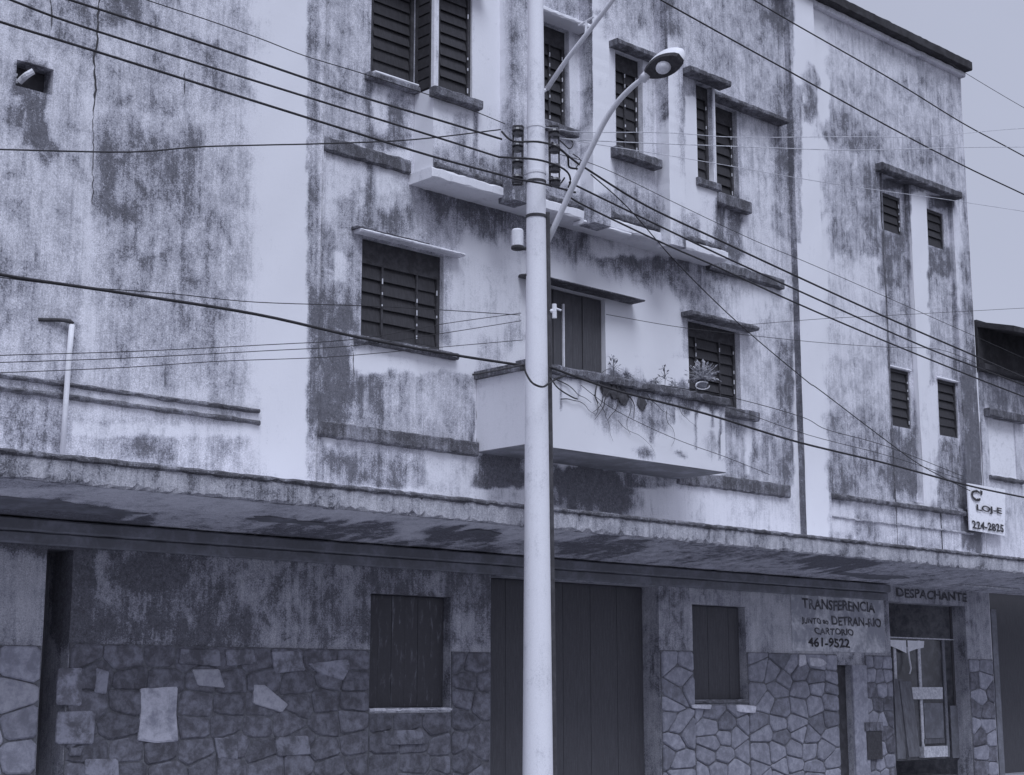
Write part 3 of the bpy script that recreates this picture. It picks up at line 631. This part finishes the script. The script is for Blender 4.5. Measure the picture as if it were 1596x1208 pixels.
for pts in ([(22.62, 2.40), (22.80, 2.40), (22.79, 2.30), (22.7, 2.27), (22.62, 2.32)], [(22.88, 2.41), (23.39, 2.41), (23.39, 2.20), (23.2, 2.25), (22.88, 2.33)], [(23.44, 2.41), (23.96, 2.41), (23.94, 2.30), (23.7, 2.27), (23.45, 2.22)]):
    V = [(x, D+.225+.01*math.sin(x*30), z) for x, z in pts]+[(x, D+.235+.01*math.sin(x*30), z) for x, z in pts]; n = len(pts)
    add('torn_paper', V, [tuple(range(n-1, -1, -1)), tuple(range(n, 2*n))]+[(k, (k+1) % n, (k+1) % n+n, k+n) for k in range(n)], M['white'], sf)
V, F = tube([(23.43, D+.22, 2.3), (23.45, D+.20, 2.05), (23.44, D+.18, 1.95), (23.38, D+.17, 1.86)], .018, 6, .012, sub=3); add('curled_strip', V, F, M['white'], sf)

# ================================================================= neighbour
nb = empty('neighbour_house', (28.5, D, 0), 'lower pale house with a dark overhanging roof at the far right end', 'house')
nw = (26.02, 26.98, 5.42, 6.46)
add('wall', *grid(25.76, 31, 3.9, 7.3, 0, [nw], .12, .06), M['nwall'], nb, g=True)
add('eave', *rough(25.77, 31.2, -.1, .16, 7.30, 7.42, jit=.01), M['roof'], nb)
V = [(25.80, D-.75, 7.92), (31.5, D-.75, 8.1), (31.5, D+4, 9.4), (25.80, D+4, 9.2), (25.80, D-.75, 8.02), (31.5, D-.75, 8.2), (31.5, D+4, 9.5), (25.80, D+4, 9.3)]
add('roof', V, [(0, 3, 2, 1), (4, 5, 6, 7), (0, 1, 5, 4), (1, 2, 6, 5), (2, 3, 7, 6), (3, 0, 4, 7)], M['roof'], nb)
add('gable_board', *obox(25.79, 31.2, -.3, .02, 7.42, 8.25), M['roof'], nb)  # roof-dark board, standing in for wall in the eave's shade
add('window_panel', *box(nw[0]+.002, nw[1]-.002, D+.03, D+.05, nw[2], nw[3]), M['sign'], nb)
bar_ = add('lintel', *rough(25.9, 27.2, -.02, .14, 6.47, 6.62, jit=.012), M['ledge'], nb)
add('sill', *rough(25.95, 27.1, -.02, .06, 5.33, 5.41, jit=.02), M['ledge'], nb)
add('wall', *box(25.76, 31, D+.3, D+.32, 0, 3.9), M['darkwood'], nb); add('side_wall', *box(30.9, 31, D+.4, D+6, 0, 7.3), M['clean'], nb)
add('door_frame', *cat_(obox(25.78, 25.95, -.3, .0, .14, 3.0)), M['beam'], nb)

# ================================================================= lettering
def letters(name, s, x0, x1, z0, z1, out, m, parent, slant=0., wob=.01, dz=0.):
    cu = bpy.data.curves.new(name, 'FONT'); cu.body = s; cu.size = 1; cu.resolution_u = 3; cu.offset = .03; cu.extrude = 0
    t = bpy.data.objects.new(name, cu); S.collection.objects.link(t)
    bpy.context.view_layer.update()
    dg = bpy.context.evaluated_depsgraph_get(); me = bpy.data.meshes.new_from_object(t.evaluated_get(dg))
    V = np.array([v.co[:] for v in me.vertices]); F = [tuple(p.vertices) for p in me.polygons]
    bpy.data.objects.remove(t); bpy.data.curves.remove(cu); bpy.data.meshes.remove(me)
    a, b = V.min(0), V.max(0); U = (V[:, 0]-a[0])/(b[0]-a[0]); T = (V[:, 1]-a[1])/(b[1]-a[1])
    X = x0+(x1-x0)*U+wob*np.sin(T*5+U*9); Z = z0+(z1-z0)*T+wob*np.sin(U*23+1)+dz*U
    return add(name, np.stack([X, np.full(len(U), D-out), Z], 1), F, M[m], parent)
def px_letters(s, x0, y0, x1, y1, out, m, parent, wob=.008):
    a, b = on(x0, y0, out), on(x1, y1, out); return letters('lettering', s, a[0], b[0], b[2], a[2], out, m, parent, wob=wob)
sg = empty('painted_wall_sign', (21.2, D, 2.2), 'faded hand painted wall sign with phone number 461-9522 over the stone wall', 'sign')
s0, s1 = on(1233, 922, .02), on(1381, 1018, .02)
add('painted_ground', *obox(s0[0], s1[0], .004, .012, s1[2], s0[2]), M['panel'], sg)
for s, x0, y0, x1, y1, m_ in (('TRANSFERENCIA', 1250, 932, 1364, 955, 'faded'), ('JUNTO ao', 1249, 962, 1292, 976, 'faded'), ('DETRAN-RIO', 1296, 960, 1374, 978, 'faded'),
                          ('CARTORIO', 1269, 978, 1331, 991, 'faded'), ('461-9522', 1259, 993, 1325, 1010, 'ink')):
    px_letters(s, x0, y0, x1, y1, .016, m_, sg)
sd_ = empty('shop_lettering', (23.6, D, 3.1), 'faded word DESPACHANTE painted above the open shop front', 'sign')
px_letters('DESPACHANTE', 1397, 916, 1507, 938, .008, 'faded', sd_)
hs = empty('hanging_sign', (25.8, D-.1, 4.36), 'white enamel board with black hand lettered phone number 224-2825', 'sign')
h0, h1 = (25.26, 26.36), (4.37, 5.16)
V = [tuple(on(*q)) for q in ((1508, 753, .13), (1567, 763, .13), (1566, 835, .13), (1512, 826, .13))]; V += [(x, y+.025, z) for x, y, z in V]
add('board', V, [(0, 3, 2, 1), (4, 5, 6, 7), (0, 1, 5, 4), (1, 2, 6, 5), (2, 3, 7, 6), (3, 0, 4, 7)], M['sign'], hs)
px_letters("C'", 1513, 762, 1532, 782, .15, 'ink', hs); px_letters('LOJ-E', 1522, 786, 1562, 804, .15, 'ink', hs, .004); px_letters('224-2825', 1515, 811, 1565, 830, .15, 'ink', hs, .006)
add('bracket', *cat_(box(25.3, 25.33, D-.115, D-.002, 5.15, 5.17), box(25.9, 25.93, D-.1, D-.002, 5.15, 5.17)), M['iron'], hs)

# ================================================================= utility pole
PX, PY = 12.45, 12.8
random.seed(11)
pl = empty('utility_pole', (PX, PY, .14), 'white painted concrete power pole standing on the pavement before the building', 'pole')
pc0, pc1 = onx(834.5, 1208, PX), onx(830.5, 0, PX)
def polex(z): t = (z-.14)/11; return PX+.0*t
def poler(z): return .172-.0085*(z-.14)
V, F = tube([(PX, PY, z) for z in np.linspace(.14, 11.2, 30)], poler(.14), 28, poler(11.2)); add('shaft', V, F, M['pole'], pl, smooth=True)
# dark conduit on the right flank
ca = PX+.165
cpt = [(PX+.13-.003*(z), PY-.115, z) for z in np.linspace(.14, 7.0, 14)]
dirx = np.array([RT[0], RT[1], 0])
def side(z, k, extra=0.): r = poler(z)+extra; return np.array([PX, PY, z])+dirx*r*k
add('conduit', *tube([side(z, 1, .012) for z in np.linspace(.2, 7.02, 16)], .032, 8), M['conduit'], pl)
for z in (6.95,): add('band', *tube([(PX, PY, z), (PX, PY, z+.035)], poler(z)+.008, 24), M['conduit'], pl)
def rackside(k):
    zt, zb = (9.12-.34, 7.95-.02)
    for zz in (8.72, 8.36, 8.02): pass
z_of = lambda y: onx(836, y, PX)[2]
for k, x in ((-1, -.19), (1, .20)):
    rk = add('insulator_rack', *cat_(tube([side(z_of(196), k, .05), side(z_of(288), k, .05)], .014, 6), tube([side(z_of(196), k, .05), side(z_of(196), k, .16)], .012, 6), tube([side(z_of(288), k, .05), side(z_of(288), k, .16)], .012, 6),
                                     tube([side(z_of(196), k, .16), side(z_of(288), k, .16)], .010, 6)), M['iron'], pl)
    for y in (206, 230, 255, 279) if k < 0 else (208, 232, 262, 284):
        c = side(z_of(y), k, .11); add('insulator', *lathe(c, [(.02, -.05), (.062, -.045), (.07, -.018), (.038, -.008), (.038, .008), (.07, .018), (.062, .045), (.02, .05)], 12), M['porcelain'], rk, smooth=False)
for y in (200, 224, 272, 286): 
    z = z_of(y); add('band', *tube([(PX, PY, z), (PX, PY, z+.03)], poler(z)+.007, 24), M['metal' if y != 286 else 'iron'], pl)
# photocell / small box on the left, little disc, white cross insulator, lower spool
c = side(z_of(373), -1, .10); z = z_of(373)
bxo = add('control_box', *lathe((c[0], c[1], z-.09), [(.05, 0), (.07, .01), (.07, .19), (.055, .21)], 14), M['metal'], pl, smooth=False)
add('box_base', *lathe((c[0], c[1], z-.125), [(.06, 0), (.075, .01), (.075, .034)], 14), M['iron'], bxo)
add('clamp', *tube([side(z-.11, -1, .12), side(z-.11, -1, -.02)], .022, 6), M['iron'], pl)
c = side(z_of(430), -1, .03); add('disc', *lathe(c, [(.03, -.012), (.055, -.005), (.055, .01), (.02, .02)], 12), M['iron'], pl)
c = side(z_of(484), 1, .0); add('crossarm_insulator', *cat_(tube([side(z_of(485), 1, -.02), side(z_of(485), 1, .10)], .026, 8), tube([side(z_of(474), 1, .08), side(z_of(496), 1, .08)], .028, 8), tube([side(z_of(480), 1, .08), side(z_of(484), 1, .16)], .012, 6)), M['clip'], pl)
c = side(z_of(572), -1, .0)
add('cable_clamp', *cat_(tube([side(z_of(574), -1, .05), side(z_of(574), 1, .06)], .018, 6), lathe(side(z_of(574), -1, .03), [(.02, -.03), (.03, -.02), (.03, .02), (.02, .03)], 8)), M['iron'], pl)
# loops of cable on the pole
def ps(px, py, o): return on(px, py, o)
def jump(pts, r, m='cable'): add('jumper', *tube([ps(*p) for p in pts], r, 6, sub=5), M[m], pl, smooth=True)
jump([(782, 205, 2.35), (800, 220, 2.5), (838, 221, 2.6), (866, 228, 2.5), (884, 243, 2.35), (887, 260, 2.3), (900, 263, 2.3)], .012)
jump([(778, 245, 2.35), (800, 246, 2.5), (838, 249, 2.6), (868, 258, 2.5), (884, 268, 2.35), (889, 280, 2.3), (886, 292, 2.3)], .012)
jump([(782, 273, 2.35), (804, 279, 2.5), (840, 285, 2.6), (860, 290, 2.3), (897, 300, 2.3)], .012)
jump([(817, 570, 2.35), (820, 582, 2.4), (830, 597, 2.55), (845, 603, 2.55), (855, 598, 2.5), (868, 590, 2.3), (882, 585, 2.2)], .012)
jump([(857, 588, 2.4), (870, 605, 2.3), (890, 618, 2.2), (900, 622, 2.1)], .008); jump([(866, 213, 2.3), (876, 222, 2.25), (888, 232, 2.25), (893, 222, 2.2), (880, 212, 2.2)], .007)
jump([(893, 240, 2.2), (905, 250, 2.2), (898, 262, 2.2), (905, 270, 2.2)], .006); jump([(860, 275, 2.3), (872, 286, 2.2), (880, 277, 2.2)], .01)

# street lamp on a curved arm reaching over the road
lm = empty('street_lamp', (PX, PY-.2, z_of(385)), 'street lamp on a long curved white arm clamped to the pole', 'street lamp')
LX = PX+.16
arm = [onx(x, y, LX) for x, y in ((850, 383), (868, 345), (893, 290), (922, 230), (942, 190), (962, 160), (985, 136), (1004, 121))]
add('arm', *tube(arm, .036, 10, .030, sub=5), M['metal'], lm, smooth=True)
add('clamp', *tube([arm[0]+np.array([-.14, .08, -.05]), arm[0]+np.array([.03, .0, -.03])], .035, 8), M['iron'], lm)
add('knuckle', *tube([onx(1001, 124, LX), onx(1011, 114, LX)], .052, 10), M['metal'], lm, smooth=True)
a0, a1 = onx(1008, 116, LX), onx(1061, 89, LX); ax = a1-a0; Ln = np.linalg.norm(ax); ax /= Ln; sx = np.array([1., 0, 0]); nz = np.cross(ax, sx); nz = nz if nz[2] > 0 else -nz
th_ = math.radians(-38); sx, nz = sx*math.cos(th_)+nz*math.sin(th_), nz*math.cos(th_)-sx*math.sin(th_)
Ln = Ln*1.02
def head(th0, top, wd):
    V, F = [], []; n = 16; L = 14
    for i in range(L+1):
        t = i/L; wv = wd*(.22+.95*math.sin(math.pi*min(1, (t*.86+.06)))**.8) if t < 1 else wd*.40; hv = top*(.20+.9*math.sin(math.pi*(t*.8+.08))**.9) if t < 1 else top*.35
        for k in range(n+1):
            a = math.pi*k/n; V.append(a0+ax*Ln*t+sx*wv*math.cos(a)+nz*(hv*math.sin(a)+th0))
    for i in range(L):
        for k in range(n): p = i*(n+1)+k; F.append((p, p+1, p+n+2, p+n+1))
    F.append(tuple(L*(n+1)+k for k in range(n+1))); F.append(tuple(range(n, -1, -1)))
    return V, F, n, L
V, F, n_, L_ = head(0, .23, .115); add('head', V, F, M['metal'], lm, smooth=True)
rim = [V[i*(n_+1)] for i in range(L_+1)]+[V[i*(n_+1)+n_] for i in range(L_, -1, -1)]
R2 = [np.array(p)-nz*.035 for p in rim]; cR = sum(R2)/len(R2); R2 = [cR+(p-cR)*.9 for p in R2]; k = len(rim)
add('reflector', rim+R2, [(i, (i+1) % k, (i+1) % k+k, i+k) for i in range(k)]+[tuple(range(k, 2*k))], M['iron'], lm)
bc = a0+ax*Ln*.52-nz*.036
V = []; 
for r, h in ((.075, 0), (.07, -.03), (.045, -.055), (.015, -.065)):
    for q in range(14): V.append(bc+ax*r*1.25*math.cos(q*2*math.pi/14)+sx*r*math.sin(q*2*math.pi/14)+nz*h)
add('lens', V, [(l*14+q, l*14+(q+1) % 14, (l+1)*14+(q+1) % 14, (l+1)*14+q) for l in range(3) for q in range(14)]+[tuple(42+q for q in range(14))], M['glass'], lm, smooth=True)
# straight upper arm
ua = empty('upper_brace', (PX, PY-.2, z_of(140)), 'straight slanting white arm bolted high on the pole going out of the picture', 'brace')
add('arm', *tube([onx(x, y, LX-.03) for x, y in ((852, 139), (884, 92), (920, 46), (955, 0), (985, -38))], .030, 10, .026), M['metal'], ua, smooth=True)
add('bracket', *tube([onx(832, 146, PX), onx(842, 145, PX+.05), onx(852, 139, LX-.03)], .022, 8), M['metal'], ua)
add('tee', *cat_(tube([onx(902, 40, LX), onx(926, 26, LX)], .012, 6), tube([onx(914, 34, LX), onx(913, 52, LX)], .016, 6)), M['metal'], ua)

# ================================================================= wires
def wire(label, pts, r=.009, m='cable', o=2.35, grp=None, cat='wire'):
    q = [(p[0], p[1], p[2] if len(p) > 2 else o) for p in pts]
    W = [on(*p) for p in q]; Q = []
    for i in range(len(W)-1):                      # smooth span
        p0, p1, p2, p3 = W[max(i-1, 0)], W[i], W[i+1], W[min(i+2, len(W)-1)]
        for k in range(6): t = k/6; Q.append(.5*((2*p1)+(-p0+p2)*t+(2*p0-5*p1+4*p2-p3)*t*t+(-p0+3*p1-3*p2+p3)*t**3))
    Q.append(W[-1])
    # carried straight on past the picture's edges
    if pts[-1][0] > 1590 and cat == 'wire': d_ = W[-1]-W[-2]; d_ /= np.linalg.norm(d_); Q.append(W[-1]+np.array([d_[0]*22, 0, d_[2]*3]))
    if pts[0][0] < -50 and cat == 'wire': d_ = W[0]-W[1]; d_ /= np.linalg.norm(d_); Q.insert(0, W[0]+np.array([d_[0]*16, 0, d_[2]*8]))
    V, F = tube(Q, r, 6)
    a = on(*q[0]); add('wire', V, F, M[m], None, label, cat, grp, smooth=True, at=tuple(a))
gw_ = 'cables strung along the street'
wire('uppermost thick black cable running from the top left to the pole', [(-120, -70), (109, 0), (300, 62), (500, 130), (570, 153), (700, 192), (782, 217)], .0115, grp=gw_)
wire('middle thick black cable of the three above left, meeting the pole below the top one', [(-120, -55), (17, 0), (149, 48), (500, 158), (668, 210), (778, 245)], .011, grp=gw_)
wire('lowest thick black cable of the three sloping from the upper left', [(-120, -8), (0, 34), (149, 80), (500, 190), (668, 242), (782, 273)], .012, grp=gw_)
wire('fine black wire above the three thick cables at upper left', [(180, -20), (229, 0), (320, 30), (405, 60), (475, 87), (560, 113), (660, 145), (738, 173), (787, 193)], .005, grp=gw_)
wire('nearly level thin black wire crossing the left wall below the vent opening', [(-120, 231), (0, 233), (200, 237), (310, 229), (415, 226), (500, 224), (640, 218), (780, 202)], .0075, grp=gw_)
wire('heavy black cable sagging from the left edge to the clamp on the pole', [(-120, 400), (0, 428), (200, 458), (400, 490), (560, 526), (700, 552), (817, 570)], .015, grp=gw_)
wire('thin light wire just above the heavy cable at left', [(-60, 424), (60, 440), (150, 449), (270, 458), (400, 471), (600, 478), (810, 491)], .0045, grp=gw_)
wire('topmost of three fine wires passing the drain pipe', [(-100, 560), (0, 554), (200, 548), (405, 538), (560, 528, 2.3), (690, 505, 2.3), (812, 488, 2.3)], .0042, grp=gw_)
wire('middle of three fine wires passing the drain pipe', [(-100, 568), (0, 565), (200, 558), (410, 547), (560, 538), (700, 518), (812, 500)], .0042, grp=gw_)
wire('lowest of three fine wires passing the drain pipe', [(-100, 584), (0, 581), (190, 573), (345, 563), (520, 556), (700, 540), (814, 530)], .004, grp=gw_)
wire('dark rod pointing left from the cable clamp toward the balcony wall', [(737, 584, 2.4), (775, 577, 2.4), (817, 568, 2.4)], .012, m='iron', cat='rod')
# right of the pole
wire('lower of two thick cables crossing the top storey to the roof corner', [(985, -26, 2.2), (1030, 0, 2.2), (1150, 67, 2.1), (1253, 124, 2), (1390, 200, 2), (1499, 257, 1.9), (1600, 305, 1.9), (1700, 352, 1.9)], .011, grp=gw_)
wire('upper of two thick cables crossing just below the roof cornice', [(1140, -20, 2.1), (1175, 0, 2.1), (1245, 41, 2), (1390, 124, 2), (1497, 190, 1.9), (1571, 230, 1.9), (1700, 300, 1.9)], .010, grp=gw_)
wire('fine wire in the sky at the right of the cornice', [(1480, 98, .6), (1500, 111, .6), (1582, 160, .6), (1680, 215, .6)], .005)
wire('highest of three parallel black cables descending right from the pole', [(860, 222), (897, 252), (914, 263), (1006, 320), (1120, 374), (1240, 430), (1380, 494), (1518, 554), (1600, 590), (1720, 640)], .0125, grp=gw_)
wire('middle of three parallel black cables descending right from the pole', [(887, 284), (961, 320), (1094, 384), (1200, 433), (1425, 534), (1521, 572), (1600, 602), (1720, 650)], .0115, grp=gw_)
wire('lowest of three parallel black cables descending right from the pole', [(885, 302), (906, 318), (1031, 378), (1120, 417), (1240, 472), (1380, 532), (1518, 588), (1600, 620), (1720, 668)], .011, grp=gw_)
wire('twisted service drop slanting steeply past the balcony plant', [(921, 272), (980, 325, 2), (1057, 412, 1.6), (1151, 504, 1.2), (1255, 592, .8), (1279, 609, .7), (1387, 691, .5), (1440, 728, .4), (1512, 765, .3)], .0075, grp=gw_)
wire('heavy black cable continuing right from the balcony cap to the enamel board', [(857, 572), (900, 588), (969, 611), (1100, 645), (1240, 688), (1380, 722), (1510, 757), (1600, 776), (1720, 800)], .0135, grp=gw_)
wire('pale fine wire level with the lamp pole brackets, upper of the bare wires', [(845, 198), (875, 202), (908, 206), (1042, 207), (1150, 214), (1315, 213), (1438, 213), (1580, 201), (1700, 196)], .005, 'wire_pale', grp=gw_)
wire('second pale bare wire below the upper one over the top windows', [(875, 216), (960, 221), (1112, 227), (1166, 229), (1332, 234), (1491, 230), (1600, 229), (1700, 228)], .006, 'wire_pale', grp=gw_)
wire('third pale bare wire sagging from pole to the small upper windows', [(860, 213), (955, 229), (1040, 242), (1116, 255), (1173, 265), (1277, 283), (1380, 298), (1468, 310), (1600, 330)], .0045, 'wire_pale', grp=gw_)
wire('fine dark wire from the pole across the right pilaster', [(870, 240), (940, 262), (1060, 320), (1174, 374), (1274, 416), (1447, 492), (1600, 560)], .004, grp=gw_)
wire('thin wire rising right across the ribs of the right wing', [(1120, 510, .6), (1280, 497, .4), (1380, 492, .4), (1508, 485, .4), (1600, 480, .4)], .004)
wire('thin dark wire level above the lower small windows', [(945, 490, 1.4), (1060, 510, 1.2), (1180, 524, 1), (1279, 534, .8), (1380, 541, .8), (1465, 545, .8), (1530, 570, .8)], .004)
wire('upper thin service wire beneath the balcony plant', [(1030, 600, 1.2), (1142, 620, 1.1), (1250, 650, .9), (1290, 670, .8), (1380, 695, .8), (1500, 742, .8)], .005)
wire('lower thin service wire beneath the balcony plant', [(1080, 622, 1.2), (1150, 640, 1.1), (1260, 678, .9), (1390, 712, .8), (1500, 748, .8)], .0045)
wire('short fine cord hanging in front of the balcony skirt', [(905, 600, 1.1), (960, 640, 1.05), (1050, 683, 1.05), (1130, 712, 1.05), (1200, 740, .4)], .004)

# ================================================================= small things on the facade
dp = empty('drain_pipe', (8.1, D-.15, 4.0), 'thin white drain pipe with an elbow standing against the left wall', 'pipe')
add('pipe', *tube([on(97, 712, .16), on(103, 620, .16), on(108, 550, .16), on(112, 506, .16)], .030, 8), M['metal'], dp, smooth=True)
add('elbow', *tube([on(113, 505, .16), on(109, 501, .16), on(98, 499, .14), on(60, 498, .11)], .026, 8, .018), M['frame'], dp, smooth=True)
tl = empty('tube_light', (24.2, D-1.0, 3.4), 'unlit fluorescent tube fitting under the canopy above the shop', 'lamp')
a, b = on(1497, 906, .55), on(1590, 914, .55)
add('housing', *box(a[0], b[0], D-.60, D-.50, 3.35, 3.40), M['beam'], tl); add('tube', *tube([(a[0]+.03, D-.55, 3.325), (b[0]-.03, D-.55, 3.325)], .018, 8), M['frame_pale'], tl, smooth=True)
# leaning boards in the shop front
def plank(label, p, w_, out0, out1, m='plank', th=.03):
    (x0, y0), (x1, y1) = p; a, b = on(x0, y0, out0), on(x1, y1, out1)
    V = []
    for c in (a, b):
        for dx in (0, w_):
            for dyy in (0, th): V.append((c[0]+dx, c[1]+dyy, c[2]))
    add('plank', V, [(0, 1, 3, 2), (4, 6, 7, 5), (0, 4, 5, 1), (2, 3, 7, 6), (0, 2, 6, 4), (1, 5, 7, 3)], M[m], None, label, 'board', None, at=tuple(b))
plank('left dark board leaning beside the stone pillar of the shop front', ((1393, 1058), (1399, 1183)), .24, -.14, .02)
plank('right board leaning in the shop front, next to the white crosspiece', ((1402, 1062), (1417, 1180)), .34, -.12, .05)
plank('short pale crosspiece fixed across the shop window behind the leaning boards', ((1417, 1071), (1417, 1090)), 1.02, -.20, -.20, 'frame_pale')
plank('pale block lying at the foot of the shop window', ((1440, 1164), (1441, 1181)), .72, -.14, -.14, 'frame_pale', .1)
# plants
def leafball(root, c, rad, n, m, size, name='leaf', flat=1., petiole=True):
    for i in range(n):
        th, ph = random.uniform(0, 2*math.pi), random.uniform(-.15, 1.3); r = rad*random.uniform(.45, 1)
        d = np.array([math.cos(th)*math.cos(ph), math.sin(th)*math.cos(ph), math.sin(ph)*flat])
        p = c+d*r; s = size*random.uniform(.6, 1.3); u = np.cross(d, [0, 0, 1.]); u /= np.linalg.norm(u)+1e-6
        tip = d+np.array([0, 0, random.uniform(-.6, .3)]); tip /= np.linalg.norm(tip); nn = np.cross(u, tip)
        V = [p, p+tip*s*.5+u*s*.3+nn*s*.06, p+tip*s, p+tip*s*.5-u*s*.3+nn*s*.06, p+tip*s*.5-nn*s*.05]
        if petiole: st, sf_ = tube([c, c+d*r*.6+np.array([0, 0, .02]), p], .0022, 4); Vt, Ft = cat_((V, [(0, 1, 4), (1, 2, 4), (2, 3, 4), (3, 0, 4)]), (st, sf_))
        else: Vt, Ft = V, [(0, 1, 4), (1, 2, 4), (2, 3, 4), (3, 0, 4)]
        add(name, Vt, Ft, m, root)
pc = on(1095, 602, bo-.02)
pp_ = empty('potted_plant', tuple(pc), 'bushy plant with pale leaves in a small round pot on the balcony cap', 'plant')
add('pot', *lathe((pc[0], pc[1], pc[2]-.03), [(.05, 0), (.075, .08), (.082, .09), (.07, .09)], 12), M['pot'], pp_)
leafball(pp_, pc+np.array([0, 0, .10]), .24, 130, M['leaf_pale'], .055); leafball(pp_, pc+np.array([0, 0, .08]), .20, 70, M['leaf'], .06)
add('wire_ring', *tube([on(1095+11*math.cos(a), 601+6*math.sin(a), bo+.06) for a in np.linspace(0, 5.6, 14)], .008, 6), M['clip'], pp_)
for i, (x, y, sz, lb) in enumerate(((956, 574, .12, 'small dark weed by the balcony door, leftmost on the balcony cap'), (979, 579, .08, 'round tuft of weed second from the balcony door on the cap'),
                                 (1022, 590, .08, 'low trailing weed midway along the balcony cap'), (1036, 590, .12, 'upright thin weed left of the bushy potted plant'), (1052, 597, .10, 'pale spreading weed touching the bushy potted plant'))):
    c = on(x, y, bo-.05); c[2] = 5.62; e = empty('weed', tuple(c), lb, 'plant', 'weeds on the balcony cap')
    hgt = sz*(2.0 if i in (0, 3) else .6); top = c+np.array([0, 0, hgt])
    add('stem', *tube([c, c+np.array([.01, 0, hgt*.5]), top], .005, 5), M['vine'], e)
    leafball(e, c+np.array([0, 0, hgt*.5]), sz*.9, 14, M['leaf'] if i != 4 else M['leaf_pale'], .05); leafball(e, top, sz*.5, 7, M['leaf'], .045)
# dead roots hanging over the skirt
rt_ = empty('dead_vine', tuple(on(940, 590, bo)), 'dry roots and vines clinging to the balcony skirt beside the pole', 'vine')
rnd = random.Random(3)
for (x, y, n, L, ang, r0) in ((895, 583, 3, 60, 20, .010), (862, 590, 3, 70, 25, .009), (870, 622, 2, 60, -8, .008), (935, 590, 4, 60, 70, .012), (965, 600, 4, 60, 95, .012), (950, 610, 3, 50, 110, .01), (985, 610, 2, 70, 80, .006), (1010, 615, 3, 50, 60, .006), (930, 615, 2, 80, 60, .005), (960, 655, 2, 80, 50, .004), (1040, 640, 2, 60, 75, .005), (1060, 630, 2, 50, 85, .004)):
    for j in range(max(1, n//2)):
        a = math.radians(ang+rnd.uniform(-28, 28)); q = [(x+rnd.uniform(-5, 5), y)]
        for k in range(6): a += rnd.uniform(-.45, .45); q.append((q[-1][0]+L/6*math.cos(a), q[-1][1]+L/6*math.sin(a)))
        add('root', *tube([on(p[0], p[1], bo+.02+rnd.uniform(0, .02)) for p in q], r0, 5, r0*.3, sub=3), M['vine'], rt_)
for c_ in [(958, 612), (945, 604), (972, 618), (1000, 628)]:
    V, F = lathe((0, 0, 0), [(.01, -.03), (.07, -.012), (.085, 0), (.07, .012), (.01, .03)], 9, 1); c3 = on(c_[0], c_[1], bo+.015)
    V = [(c3[0]+v[0]*random.uniform(.7, 1.4), c3[1]+v[1]*.5, c3[2]+v[2]*random.uniform(.8, 1.5)) for v in V]; add('root_mat', V, F, M['vine'], rt_)
